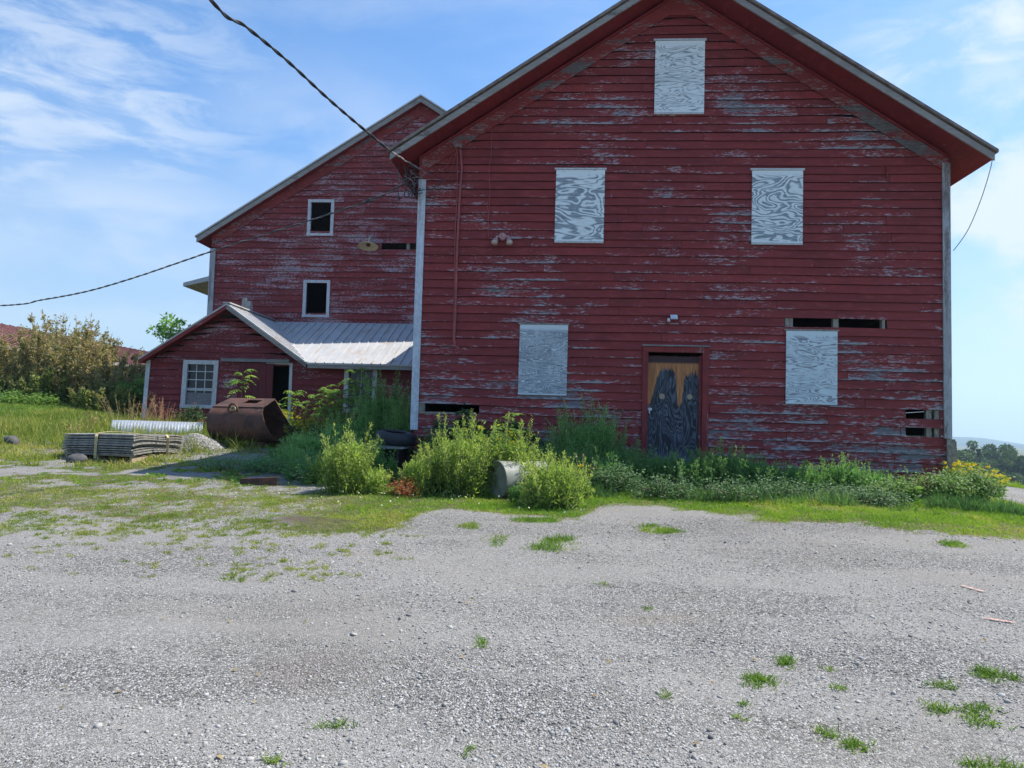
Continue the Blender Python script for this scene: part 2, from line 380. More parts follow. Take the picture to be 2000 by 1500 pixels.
M['ply3'] = plywood('plywood_zigzag', WHT, (.35, .41, .46), 7.7, amount=.22, stretch=2.6, freq=30)
M['ply4'] = plywood('plywood_streaky', (.66, .72, .77), (.31, .35, .40), 9.4, amount=-.15, stretch=7, freq=60)
M['ply5'] = plywood('plywood_bold', (.68, .77, .82), (.38, .40, .46), 12.9, amount=.5, stretch=4.6, freq=40)

def door_mat():
    """black stained plywood, orange raw wood left in long runs at the top"""
    k = NT('door_plywood')
    f = k.noise(k.coord((4.2, 1, 1.2), loc=(2, 0, 1)), 1.1, 2.5, .5, .7); w = k.math('SINE', k.math('MULTIPLY', f, 110.))
    fi = k.noise(k.coord((55, 1, 5)), 1, 4, .65); br = k.noise(k.coord((2, 1, 2)), 2, 4, .6)
    a = k.math('ADD', k.math('MULTIPLY', w, .4), k.math('ADD', fi, br))
    dk = k.mix(k.map(a, .7, 1.6), (.012, .014, .02), (.10, .125, .17))
    sp = k.n('ShaderNodeSeparateXYZ'); k.t.links.new(k.tc.outputs['Generated'], sp.inputs[0])
    dk = k.mix(k.map(sp.outputs[2], .17, .0, 0, .7), dk, (.15, .18, .23))
    cu = k.n('ShaderNodeFloatCurve'); c = cu.mapping.curves[0]
    pts = [(0, .53), (.05, .57), (.12, .68), (.17, .80), (.24, .855), (.33, .875), (.44, .88), (.51, .84), (.54, .72), (.552, .60), (.575, .55), (.615, .542), (.645, .57), (.658, .66), (.69, .80), (.74, .825), (.83, .84), (.90, .845), (.96, .82), (1, .78)]
    c.points[0].location = pts[0]; c.points[1].location = pts[-1]
    for p in pts[1:-1]: c.points.new(*p)
    for p in c.points: p.handle_type = 'VECTOR'
    cu.mapping.update(); k.t.links.new(sp.outputs[0], cu.inputs['Value'])
    jag = k.noise(k.coord((38, 1, .6)), 1, 3, .7)
    edge = k.math('ADD', cu.outputs[0], k.math('MULTIPLY_ADD', jag, .22, -.11))
    om = k.map(k.math('SUBTRACT', sp.outputs[2], edge), -.004, .018)
    gr = k.noise(k.coord((60, 1, 2.5)), 1, 5, .7)
    oc = k.mix(k.map(gr, .3, .7), (.22, .08, .028), (.60, .26, .095))
    col = k.mix(om, dk, oc)
    for (px, pz) in ((.27, .635), (.79, .635)):                      # two bare knots like eyes
        dx = k.math('SUBTRACT', sp.outputs[0], px); dz = k.math('MULTIPLY', k.math('SUBTRACT', sp.outputs[2], pz), 2.1)
        d = k.math('SQRT', k.math('ADD', k.math('MULTIPLY', dx, dx), k.math('MULTIPLY', dz, dz)))
        d = k.math('ADD', d, k.math('MULTIPLY_ADD', br, .03, -.015))
        col = k.mix(k.map(d, .058, .044), col, (.36, .29, .20))
    tb = k.map(sp.outputs[2], .925, .95); col = k.mix(tb, col, (.05, .02, .022))
    k.color(col); k.rough(.7); k.bump(a, .3, .004); return k.m
M['door'] = door_mat()

def leaf_mat(name, a, b, c=None, trans=.45, rough=.55):
    k = NT(name); t = k.attr('tint')
    col = k.mix(k.map(t, 0., .7 if c else 1., 0, 1, False), a, b)
    if c: col = k.mix(k.map(t, .72, .95), col, c)
    k.color(col); k.rough(rough); k.b.inputs['Specular IOR Level'].default_value = .3
    tr = k.n('ShaderNodeBsdfTranslucent'); k.t.links.new(k.mix(1., col, (1.25, 1.35, .75), 'MULTIPLY'), tr.inputs[0])
    mx = k.n('ShaderNodeMixShader'); mx.inputs[0].default_value = trans
    k.t.links.new(k.b.outputs[0], mx.inputs[1]); k.t.links.new(tr.outputs[0], mx.inputs[2]); k.t.links.new(mx.outputs[0], k.out.inputs[0])
    return k.m
M['feather'] = leaf_mat('feathery_leaf', (.17, .28, .055), (.37, .46, .12), (.52, .57, .19), .5)
M['feather_shade'] = leaf_mat('shaded_feathery_leaf', (.085, .20, .07), (.17, .33, .11), (.28, .41, .15))  # darker copy of the feathery leaf, barn shade put into its colour
M['sumac'] = leaf_mat('sumac_leaf', (.09, .19, .035), (.20, .34, .06), (.34, .42, .07))
M['broad'] = leaf_mat('broad_leaf', (.06, .14, .03), (.16, .29, .05), (.32, .38, .06))
M['feather_mid'] = leaf_mat('mid_green_leaf', (.14, .32, .11), (.27, .48, .16), (.40, .56, .20))  # shaded leaf copy, lightened in colour for weeds standing in the barn shadow
M['low_shade'] = leaf_mat('low_shade_leaf', (.05, .12, .045), (.10, .20, .07), (.16, .26, .09))  # leaf colour darkened to carry the wall's shade beyond the cast shadow
M['vine'] = leaf_mat('vine_leaf', (.03, .07, .025), (.07, .13, .045), (.12, .17, .055))
M['yellow'] = leaf_mat('goldenrod_flower', (.62, .46, .02), (.78, .62, .05))
M['orange_leaf'] = leaf_mat('orange_red_leaf', (.34, .07, .035), (.48, .16, .05), (.24, .27, .06))
M['willow'] = leaf_mat('willow_leaf', (.15, .19, .07), (.32, .27, .13), (.44, .33, .18), .35)
M['willow_green'] = leaf_mat('willow_leaf_green', (.10, .17, .05), (.24, .28, .09), (.36, .30, .13), .35)
M['dry'] = leaf_mat('dry_stalk', (.24, .17, .08), (.38, .28, .14), (.2, .22, .08), .25)
M['dry_red'] = leaf_mat('dry_reddish_stalk', (.26, .12, .07), (.40, .20, .12), None, .25)
M['stem'] = simple('green_stem', (.12, .15, .06), .8); M['stem_brown'] = simple('woody_stem', (.14, .10, .075), .9)
M['bark'] = simple('tree_bark', (.12, .10, .085), .95, scale=5, bump=.5)
M['tree'] = leaf_mat('tree_leaf', (.03, .072, .025), (.07, .13, .035), (.16, .19, .05), .3)
M['conifer'] = leaf_mat('conifer_needle', (.018, .038, .022), (.035, .062, .03), None, .15)
M['bright_tree'] = leaf_mat('bright_tree_leaf', (.09, .22, .05), (.22, .40, .10), (.34, .48, .16))
M['grass'] = leaf_mat('grass_blade', (.11, .24, .025), (.28, .40, .045), (.46, .40, .12), .4)
M['lawn'] = leaf_mat('lawn_blade', (.10, .19, .03), (.19, .29, .05), (.34, .36, .10), .4)
M['weedgrass'] = leaf_mat('meadow_blade', (.13, .20, .035), (.30, .33, .07), (.46, .36, .15), .4)
M['clover'] = leaf_mat('white_clover', (.6, .6, .55), (.75, .75, .7))

def ground_mat():
    k = NT('gravel_ground')
    g = k.attr('grass'); d = k.attr('dirt')
    co = k.coord((1, 1, 1))
    v1 = k.n('ShaderNodeTexVoronoi'); k.t.links.new(co, v1.inputs[0]); v1.inputs['Scale'].default_value = 85
    v2 = k.n('ShaderNodeTexVoronoi'); k.t.links.new(co, v2.inputs[0]); v2.inputs['Scale'].default_value = 190
    s1 = k.n('ShaderNodeSeparateColor'); k.t.links.new(v1.outputs['Color'], s1.inputs[0])
    s2 = k.n('ShaderNodeSeparateColor'); k.t.links.new(v2.outputs['Color'], s2.inputs[0])
    bigv = k.noise(k.coord((1, 1, 1)), .55, 5, .6, .3)
    fine = k.noise(co, 38, 6, .75)
    coarse = k.map(k.noise(k.coord((.32, 1., 1), loc=(7, 3, 0)), 1.2, 5, .6), .40, .60)
    # coarse chips
    a = k.mix(k.map(s1.outputs[0], 0, 1, 0, 1, False), (.055, .053, .050), (.430, .412, .385))
    a = k.mix(k.map(s1.outputs[1], .84, .9), a, (.54, .53, .52))
    gap = k.map(v1.outputs['Distance'], .42, .68); a = k.mix(k.math('MULTIPLY', gap, .45), a, (.10, .10, .105))
    b = k.mix(k.map(s2.outputs[0], 0, 1, 0, 1, False), (.09, .087, .082), (.425, .407, .380))
    b = k.mix(k.map(fine, .3, .7, 0, .6), b, (.25, .24, .235))
    b = k.mix(k.map(s2.outputs[1], .90, .95), b, (.52, .52, .53))
    c = k.mix(k.math('MULTIPLY_ADD', coarse, .65, .30), b, a)
    c = k.mix(k.map(bigv, .50, .72, 0, .5), c, (.25, .232, .21))
    tan = k.noise(k.coord((.7, 1.6, 1), loc=(2, 9, 0)), .9, 5, .6); c = k.mix(k.map(tan, .60, .75, 0, .35), c, (.27, .225, .175))
    dc = k.mix(k.map(fine, .3, .7), (.075, .055, .048), (.19, .15, .135)); c = k.mix(d, c, dc)
    sn = k.noise(co, 14, 6, .75)
    soil = k.mix(k.map(sn, .35, .65), (.050, .066, .024), (.15, .150, .052))
    soil = k.mix(k.map(fine, .5, .72, 0, .6), soil, (.26, .21, .10))
    gm = k.math('MULTIPLY', k.map(k.math('ADD', g, k.math('MULTIPLY_ADD', sn, 1.3, -.65)), .50, .66), k.map(fine, .30, .46, .35, 1.))
    c = k.mix(gm, c, soil)
    k.color(c); k.rough(.92); k.b.inputs['Specular IOR Level'].default_value = .2
    h = k.math('ADD', k.math('MULTIPLY', v1.outputs['Distance'], k.math('MULTIPLY_ADD', coarse, -.8, -.3)), k.math('MULTIPLY', v2.outputs['Distance'], -.35))
    k.bump(k.math('ADD', h, k.math('MULTIPLY', s1.outputs[2], .5)), 1., .012)
    return k.m
M['ground'] = ground_mat()
def stone_mat():
    k = NT('loose_stone'); t = k.attr('tint'); n = k.noise(k.coord(), 60, 4, .6)
    c = k.mix(t, (.10, .098, .094), (.475, .460, .435)); c = k.mix(k.map(n, .4, .7, 0, .4), c, (.3, .28, .26)); k.color(c); k.rough(.85); return k.m
M['stone'] = stone_mat()
def hill_mat():
    k = NT('wooded_hill'); n = k.noise(k.coord((1, 1, 1)), .012, 8, .7); n2 = k.noise(k.coord((1, 1, 1), loc=(3, 1, 1)), .004, 3, .5)
    c = k.mix(k.map(n, .35, .65), (.020, .040, .022), (.055, .085, .035)); c = k.mix(k.map(n2, .60, .66), c, (.13, .17, .06)); k.color(c); k.rough(1); k.bump(n, 1, 12); return k.m
M['hill'] = hill_mat()

# ================================================================== SETTING
def px_poly(pts): return np.array([gat(u, v)[:2] for u, v in pts])
# front edge of the green verge along the barn
EDGE = px_poly([(-500, 1035), (0, 1003), (180, 1030), (420, 1052), (640, 1062), (740, 1052), (790, 1022), (870, 1000), (960, 1012), (1130, 1024), (1170, 992), (1300, 1002), (1420, 1014), (1560, 1030), (1700, 1040), (1850, 1052), (2000, 1064), (2250, 1090)])
EDGE = EDGE[np.argsort(EDGE[:, 0])]
PATCH = [(1097, 1066, 50, 17, 1.), (1282, 1036, 46, 8, .9), (1862, 1064, 34, 9, .9), (1060, 1016, 60, 9, .8), (940, 1260, 20, 14, .7), (1482, 1334, 52, 20, .9), (1535, 1300, 26, 20, .8),
         (1945, 1325, 60, 18, .95), (1835, 1345, 42, 12, .7), (1845, 1395, 75, 24, 1.), (1640, 1450, 62, 20, .8), (1636, 1349, 22, 9, .6), (650, 1422, 42, 14, .6), (522, 1492, 30, 12, .6),
         (1955, 1497, 55, 24, .9), (1302, 1358, 12, 10, .5), (915, 1028, 30, 8, .6), (970, 1055, 26, 14, .5), (910, 1478, 9, 16, .5), (1450, 1376, 18, 8, .4), (1448, 1405, 16, 8, .4), (1620, 1312, 9, 6, .5), (1272, 1190, 14, 6, .4), (1170, 1142, 20, 6, .3), (1985, 1018, 24, 6, .7)]
rr = np.random.RandomState(5)
for i in range(190):                                     # ragged tufts trailing out of the verge on the left
    u = rr.uniform(10, 780); PATCH.append((u, 1000 + abs(rr.normal(0, 45)) + .02 * u, rr.uniform(6, 26), rr.uniform(2, 6), rr.uniform(.2, .6)))
for i in range(260):
    u = rr.uniform(-30, 800); PATCH.append((u, 925 + rr.uniform(0, 1) ** .8 * 125, rr.uniform(6, 30), rr.uniform(2, 6), rr.uniform(.2, .6)))
for i in range(26):
    u = rr.uniform(430, 690); PATCH.append((u, 1075 + rr.uniform(0, 62), rr.uniform(8, 20), rr.uniform(3, 6), rr.uniform(.4, .75)))
PW = []
for (u, v, a, b, s) in PATCH:
    p = gat(u, v); q = gat(u + a, v); r2 = gat(u, v - b); PW.append((p[0], p[1], math.hypot(q[0] - p[0], q[1] - p[1]), max(.05, math.hypot(r2[0] - p[0], r2[1] - p[1])), s))
def vnoise(x, y, s=1., seed=0):
    """cheap smooth value noise"""
    x = np.asarray(x) * s + seed * 17.3; y = np.asarray(y) * s + seed * 5.1
    xi = np.floor(x).astype(int); yi = np.floor(y).astype(int); fx = x - xi; fy = y - yi; fx = fx * fx * (3 - 2 * fx); fy = fy * fy * (3 - 2 * fy)
    def h(a, b):
        n = (a * 374761393 + b * 668265263 + seed * 1274126177) & 0xffffffff; n = ((n ^ (n >> 13)) * 1274126177) & 0xffffffff; return ((n ^ (n >> 16)) & 0xffff) / 65535.
    return (h(xi, yi) * (1 - fx) + h(xi + 1, yi) * fx) * (1 - fy) + (h(xi, yi + 1) * (1 - fx) + h(xi + 1, yi + 1) * fx) * fy
def fbm(x, y, s=1., seed=0): return .5 * vnoise(x, y, s, seed) + .3 * vnoise(x, y, s * 2.3, seed + 1) + .2 * vnoise(x, y, s * 5.1, seed + 2)
PAL = px_poly([(760, 965), (560, 955), (240, 925), (0, 925)])       # gravel tongue by the pallet
def grassd(x, y, patches=True):
    """how much green stands at a point, 0..1"""
    e = np.interp(x, EDGE[:, 0], EDGE[:, 1]) + (fbm(x, y, 1.7, 3) - .5) * .9
    g = sstep(-.1, .75, y - e)
    nn = .55 * fbm(x, y, 1.5, 8) + .45 * fbm(x, y, 5.5, 9)
    lf = sstep(1.2, -.8, x)                             # left: thin and patchy
    g = g * (1 - lf * (.50 - 1.2 * (nn - .40)))
    g = np.where((x < -.4) & (y < -.2) & (y > -3.2), g * (.45 + 1.1 * sstep(.42, .6, nn)), g)
    g = np.where(x < -2, np.maximum(g, sstep(1.2, 3.2, y + (nn - .5) * 2)), g)
    g = np.where((x > -4.2) & (x < -1.2) & (y > -2) & (y < 2.4), g * .8, g)
    yard = (x > 9.4) & (y > -.9 + (nn - .5) * 1.2 + .22 * (x - 9.4)) & (y < 6.6 + .12 * (x - 12))
    g = np.where(yard, .08, g)
    if patches:
        g = np.array(g, float); xf, yf, gf = x.ravel(), y.ravel(), g.reshape(-1)
        for (px_, py_, a, b, s) in PW:
            k = np.nonzero((np.abs(xf - px_) < 1.3 * a) & (np.abs(yf - py_) < 1.3 * b))[0]
            if len(k):
                d = ((xf[k] - px_) / a) ** 2 + ((yf[k] - py_) / b) ** 2; gf[k] = np.maximum(gf[k], s * np.clip(1.15 - d * (.75 + fbm(xf[k], yf[k], 6, 2) * .8), 0, 1))
        g = gf.reshape(x.shape)
    return np.clip(g, 0, 1)
# one sheet of ground, fine near the camera, coarse to the horizon
def axis(lo, hi, step, far, k=1.16):
    a = list(np.arange(lo, hi + 1e-6, step)); s = step; p = a[-1]
    up = []
    while p < far: s *= k; p += s; up.append(p)
    s = step; p = a[0]; dn = []
    while p > -far: s *= k; p -= s; dn.append(p)
    return np.array(dn[::-1] + a + up)
ax = axis(-11, 13, .10, 4500); ay = axis(-12.5, 9, .10, 4500)
gx, gy = np.meshgrid(ax, ay); gz = G(gx, gy)
mnd = gat(620, 1020); dm = np.clip(1.1 - (((gx - mnd[0]) / .52) ** 2 + ((gy - mnd[1]) / .30) ** 2), 0, 1)
gz = gz + .03 * dm; DP = gat(610, 1315)
nx, ny = len(ax), len(ay); idx = np.arange(nx * ny).reshape(ny, nx)
F = np.stack([idx[:-1, :-1], idx[:-1, 1:], idx[1:, 1:], idx[1:, :-1]], -1).reshape(-1, 4)
gr = grassd(gx, gy, False).ravel()
gr = np.where((np.hypot(gx, gy) > 26).ravel(), 1, gr)
me_g = mesh_obj('ground', np.stack([gx, gy, gz], -1).reshape(-1, 3), F, M['ground'], None, {'grass': gr, 'dirt': np.clip(dm.ravel() * 1.4 + .34 * np.clip(1.1 - ((gx - DP[0]) / .42) ** 2 - ((gy - DP[1]) / .34) ** 2, 0, 1).ravel(), 0, 1)}, True)
tag(me_g, kind='structure')
# distant hills
def hills():
    V = []; F = []; n = 160; m = 7
    for j in range(m):
        for i in range(n):
            a = math.radians(-60 + 130 * i / (n - 1)); r = 2900 + 230 * j
            x = CX + math.sin(a) * r; y = -CD + math.cos(a) * r
            top = 50 + 45 * math.sin(a * 3.1 + .3) * math.cos(a * 5.7) - 90 * float(sstep(.46, .64, a)) + 10 * vnoise(a * 40, 0., 1., 3)
            prof = math.sin(math.pi * min(1, (j + .02) / (m - 2.2)) * .5) if j < m - 1 else .4
            V.append((x, y, -16 + (top + 16) * prof + 5 * float(vnoise(a * 260, j * 2.2, 1., 4))))
    for j in range(m - 1):
        for i in range(n - 1): F.append((j * n + i, j * n + i + 1, (j + 1) * n + i + 1, (j + 1) * n + i))
    return mesh_obj('hills', V, F, M['hill'], None, None, True)
tag(hills(), kind='structure')

# ================================================================== BUILDINGS
def siding(mb, o, dirx, nrm, s0, s1, zb, zt_fn, exp=.145, holes=(), lens=(1.8, 4.6), warp=None, thick=.026, seed=1, skip=0.):
    """clapboards: o origin, dirx along the wall, nrm outward; zt_fn(s) = roof line; holes = (s0,s1,z0,z1)"""
    rnd = random.Random(seed); o = Vector(o); dx_ = Vector(dirx); nv = Vector(nrm); k = 0
    zmax = max(zt_fn(s0), zt_fn(s1), max(zt_fn(s0 + (s1 - s0) * i / 40) for i in range(41)))
    z = zb
    while z < zmax:
        z1 = z + exp * rnd.uniform(.97, 1.03); zm = (z + z1) / 2
        # extent under the roof line
        ss = [s0 + (s1 - s0) * i / 400 for i in range(401)]; ok = [s for s in ss if zt_fn(s) > z + .01]
        if ok:
            a, b = ok[0], ok[-1]; cuts = [a]
            while cuts[-1] < b:
                c = cuts[-1] + rnd.uniform(*lens) * (1.8 if rnd.random() < .3 else 1)
                cuts.append(min(c, b) if b - c > .7 else b)
            segs = list(zip(cuts[:-1], cuts[1:]))
            for (h0, h1, hz0, hz1) in holes:
                if hz0 < zm < hz1:
                    ns = []
                    for (p, q) in segs:
                        if h1 <= p or h0 >= q: ns.append((p, q)); continue
                        if h0 > p + .03: ns.append((p, h0))
                        if h1 < q - .03: ns.append((h1, q))
                    segs = ns
            for (p, q) in segs:
                r = rnd.random(); jit = rnd.uniform(-.004, .004); tilt = rnd.uniform(-.003, .003); pro = rnd.uniform(0, .005); gap = exp * rnd.uniform(.008, .04)
                n = max(1, int((q - p) / .6)); V = []; Fc = []; rl = []
                for i in range(n + 1):
                    s = p + (q - p) * i / n + (.003 if i == 0 else (-.003 if i == n else 0))
                    wz = (warp(s, z) if warp else 0) + .004 * math.sin(s * 2.1 + z * 3.3) + jit + tilt * (i / n)
                    wz1 = (warp(s, z1) if warp else 0) + .004 * math.sin(s * 2.1 + z1 * 3.3)
                    zt1 = min(z1 - gap, zt_fn(min(max(s, s0), s1)) + .05)
                    mb.bv += [0., 1., 1., 0.]
                    for (zz_, off) in ((z + wz, thick + pro), (max(zt1, z + .005) + wz1, .004), (max(zt1, z + .005) + wz1, -.012), (z + wz, -.004)):
                        V.append(o + dx_ * s + nv * off + Vector((0, 0, zz_)))
                for i in range(n):
                    A = i * 4; B = A + 4
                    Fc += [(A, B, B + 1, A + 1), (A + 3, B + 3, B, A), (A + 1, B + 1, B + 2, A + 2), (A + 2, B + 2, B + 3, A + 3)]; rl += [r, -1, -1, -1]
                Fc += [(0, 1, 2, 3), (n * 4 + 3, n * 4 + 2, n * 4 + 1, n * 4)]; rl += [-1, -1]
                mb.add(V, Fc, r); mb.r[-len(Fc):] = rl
        z = z1; k += 1
def gable_roof(root, x0, x1, xr, ze0, ze1, zr, y0, y1, matname, th=.05, fh=.15, fy=.03, eave_drop=.0, fasc='fascia', wall_x0=None, wall_x1=None, wall_y=0., sof='soffit'):
    """two slopes, fascia boards on the front rake, soffit boards under the overhang"""
    mb = MB(); u = .04
    mb.slab([(x0 - u, y0 - u, ze0), (xr, y0 - u, zr + .02), (xr, y1, zr + .02), (x0 - u, y1, ze0)][::-1], (0, 0, th))
    mb.slab([(xr, y0 - u, zr + .022), (x1 + u, y0 - u, ze1), (x1 + u, y1, ze1), (xr, y1, zr + .022)][::-1], (0, 0, th))
    roof = mb.obj('roof', M[matname], root)
    t = th + .002
    for (a, za, b, zb_) in ((x0, ze0, xr, zr), (xr, zr, x1, ze1)):
        f = MB(); n = 4
        for i in range(n):
            p = a + (b - a) * i / n; q = a + (b - a) * (i + 1) / n; zp = za + (zb_ - za) * i / n - t; zq = za + (zb_ - za) * (i + 1) / n - t
            f.hexa([(p, y0, zp - fh), (q, y0, zq - fh), (q, y0 + fy, zq - fh), (p, y0 + fy, zp - fh), (p, y0, zp), (q, y0, zq), (q, y0 + fy, zq), (p, y0 + fy, zp)])
        f.obj('fascia', M[fasc], root)
        s = MB()
        s.hexa([(a, y0 + fy + .002, za - t - fh + .03), (b, y0 + fy + .002, zb_ - t - fh + .03), (b, wall_y + .03, zb_ - t - fh + .03), (a, wall_y + .03, za - t - fh + .03),
                (a, y0 + fy + .002, za - t - .01), (b, y0 + fy + .002, zb_ - t - .01), (b, wall_y + .03, zb_ - t - .01), (a, wall_y + .03, za - t - .01)])
        s.obj('soffit', M[sof], root)
    # side eaves
    for (xa, za, xw) in ((x0, ze0, wall_x0), (x1, ze1, wall_x1)):
        if xw is None: continue
        sl_ = (zr - za) / abs(xr - xa); zw = za + sl_ * abs(xw - xa)
        s = MB(); d = t + fh - .03
        s.hexa([(xa, wall_y + .034, za - d), (xw, wall_y + .034, zw - d), (xw, y1, zw - d), (xa, y1, za - d), (xa, wall_y + .034, za - t - .01), (xw, wall_y + .034, zw - t - .01), (xw, y1, zw - t - .01), (xa, y1, za - t - .01)])
        s.obj('eave_soffit', M[sof], root)
    return roof

# ---------------------------------------------------------------- main barn
BW = 8.93; XR, ZR, ZE = 4.47, 9.46, 6.25; SLP = (ZR - ZE) / (XR + .42)
FO = .60
def zroof(x): return ZR - SLP * abs(x - XR)
barn = thing('barn', (4.45, 5, .8), 'big red clapboard barn front with five plywood covered windows and a burnt looking door', 'barn')
def warp(s, z):
    return -.013 * (s - 4.4) * float(sstep(3.2, .6, z)) + .006 * math.sin(s * .8 + z)
slots = [(6.26, 7.92, 3.475, 3.62), (8.22, 8.76, 1.70, 1.845), (8.22, 8.76, 1.98, 2.135), (.02, 1.15, 1.87, 2.02)]
mb = MB()
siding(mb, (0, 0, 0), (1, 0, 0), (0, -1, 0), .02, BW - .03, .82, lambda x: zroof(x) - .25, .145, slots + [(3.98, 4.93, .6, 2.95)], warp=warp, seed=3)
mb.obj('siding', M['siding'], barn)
b = MB()
for (x0, x1, z0, z1) in ((0, 8.93, .25, .80),):
    b.box((x0 + .05, .03, z0), (x1 - .05, .25, z1))
b.obj('foundation', simple('painted_foundation', (.20, .13, .12), .95, scale=4, col2=(.16, .05, .045), bump=.4), barn)
b = MB(); b.box((.15, -.028, .66), (3.95, .0, .81)); b.box((4.98, -.028, .62), (BW - .12, 0, .78)); b.obj('skirt_board', M['grey_board'], barn)
b = MB()
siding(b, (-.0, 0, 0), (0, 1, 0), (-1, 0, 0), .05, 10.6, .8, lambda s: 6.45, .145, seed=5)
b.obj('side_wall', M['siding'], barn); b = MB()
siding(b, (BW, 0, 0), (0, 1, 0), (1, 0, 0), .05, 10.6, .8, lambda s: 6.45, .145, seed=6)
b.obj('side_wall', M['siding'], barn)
b = MB(); b.box((0, 10.55, .3), (BW, 10.62, 6.3))
b.add([(0, 10.56, 6.3), (BW, 10.56, 6.3), (XR, 10.56, 9.3)], [(0, 1, 2)]); b.obj('rear_wall', M['siding'], barn)
gable_roof(barn, -.42, 9.36, XR, ZE, ZE, ZR, -FO, 10.9, 'shingle', th=.05, fh=.115, wall_x0=-.02, wall_x1=BW + .02)
for (a, c) in ((.02, XR), (XR, BW - .02)):                 # frieze boards under the rake
    f = MB(); n = 5; w = .27; t0 = .215
    for i in range(n):
        p = a + (c - a) * i / n; q = a + (c - a) * (i + 1) / n
        f.hexa([(p, -.043, zroof(p) - t0 - w), (q, -.043, zroof(q) - t0 - w), (q, -.021, zroof(q) - t0 - w), (p, -.021, zroof(p) - t0 - w),
                (p, -.043, zroof(p) - t0 + .03), (q, -.043, zroof(q) - t0 + .03), (q, -.021, zroof(q) - t0 + .03), (p, -.021, zroof(p) - t0 + .03)])
    f.obj('frieze_board', M['frieze'], barn)
    f = MB(); t0 = .20
    f.hexa([(a, -.075, zroof(a) - t0 - .035), (c, -.075, zroof(c) - t0 - .035), (c, -.044, zroof(c) - t0 - .035), (a, -.044, zroof(a) - t0 - .035),
            (a, -.075, zroof(a) - t0 + .01), (c, -.075, zroof(c) - t0 + .01), (c, -.044, zroof(c) - t0 + .01), (a, -.044, zroof(a) - t0 + .01)])
    f.obj('rake_moulding', M['soffit'], barn)
f = MB(); f.hexa([(XR - .30, -.046, ZR - .62), (XR + .30, -.046, ZR - .62), (XR + .30, -.024, ZR - .62), (XR - .30, -.024, ZR - .62), (XR - .02, -.046, ZR - .30), (XR + .02, -.046, ZR - .30), (XR + .02, -.024, ZR - .30), (XR - .02, -.024, ZR - .30)]); f.obj('peak_board', M['frieze'], barn)
# corner boards
f = MB(); f.box((-.03, -.046, 1.55), (.10, -.018, 5.93)); f.box((-.03, -.018, 1.55), (-.004, .11, 5.93)); f.obj('corner_board', M['white_wood'], barn, label='white peeling corner board')
f = MB(); f.box((-.028, -.040, 5.94), (.125, -.018, 6.36)); f.obj('corner_board', M['trim_red'], barn, label='short red piece above the white corner board')
f = MB(); f.box((BW - .115, -.046, 1.64), (BW + .012, -.019, 6.24)); f.box((BW - .01, -.018, 1.64), (BW + .022, .12, 6.24)); f.obj('corner_board', M['grey_post'], barn, label='flaking grey corner board')
f = MB(); f.hexa([(BW - .07, -.075, .82), (BW + .07, -.075, .82), (BW + .07, -.05, .82), (BW - .07, -.05, .82), (BW - .085, -.075, 1.63), (BW + .045, -.075, 1.63), (BW + .045, -.05, 1.63), (BW - .085, -.05, 1.63)])
f.hexa([(BW + .075, -.06, .98), (BW + .095, -.06, .98), (BW + .095, .04, .98), (BW + .075, .04, .98), (BW + .05, -.06, 1.6), (BW + .07, -.06, 1.6), (BW + .07, .04, 1.6), (BW + .05, .04, 1.6)])
f.obj('corner_board', M['bare_wood'], barn, label='bare grey board nailed low on the corner')
# boarded windows
for (x0, x1, z0, z1, m, lab, tr, sk) in ((4.04, 4.88, 7.12, 8.38, 'ply1', 'highest plywood sheet, under the gable peak', 1, 0), (2.375, 3.21, 4.86, 6.10, 'ply2', 'plywood with swirling grain, left of centre', 1, .0),
        (5.70, 6.54, 4.86, 6.10, 'ply3', 'plywood with zigzag grain, right of centre', 1, 0), (1.815, 2.635, 2.20, 3.40, 'ply4', 'low plywood sheet with fine streaks, left of the door', 0, 0),
        (6.28, 7.11, 2.15, 3.37, 'ply5', 'brightest low plywood sheet, below the open slots', 0, 0)):
    p = MB(); p.hexa([(x0 - .005, -.050, z0), (x1, -.050, z0 - .003), (x1, -.036, z0 - .003), (x0 - .005, -.036, z0), (x0, -.046, z1), (x1 + .004, -.046, z1 + .003), (x1 + .004, -.034, z1 + .003), (x0, -.034, z1)])
    po = p.obj('plywood_panel', M[m], barn, label=lab)
    t = MB()
    if tr: t.box((x0 - .03, -.060, z1 + .006), (x1 + .03, -.018, z1 + .035))
    else: t.box((x0 - .03, -.052, z1 + .006), (x1 + .03, -.018, z1 + .03))
    t.obj('head_trim', M['white_trim'] if tr else M['bare_wood'], po)
    if tr: t = MB(); t.box((x0 - .005, -.054, z0 - .034), (x1 + .0, -.02, z0 - .006)); t.obj('sill', M['white_trim'], po)
# the open slots: studs and dark inside
for i, (x0, x1, z0, z1) in enumerate(slots[:1]):
    for (a, c) in ((6.27, 6.34), (6.345, 6.40), (7.06, 7.145), (7.85, 7.90)):
        s = MB(); s.box((a, .0, z0 - .1), (c, .10, z1 + .1)); s.obj('stud', M['bare_wood'], barn)
for (a, c) in ((8.56, 8.64), (8.69, 8.78)):
    s = MB(); s.box((a, .01, 1.5), (c, .10, 2.3)); s.obj('stud', M['bare_wood'], barn)
s = MB(); s.box((.02, .0, 1.6), (.20, .08, 2.2)); s.obj('stud', M['bare_wood'], barn)
s = MB(); s.box((.10, -.03, 1.835), (1.10, -.002, 1.868)); s.obj('slot_sill', M['bare_wood'], barn)
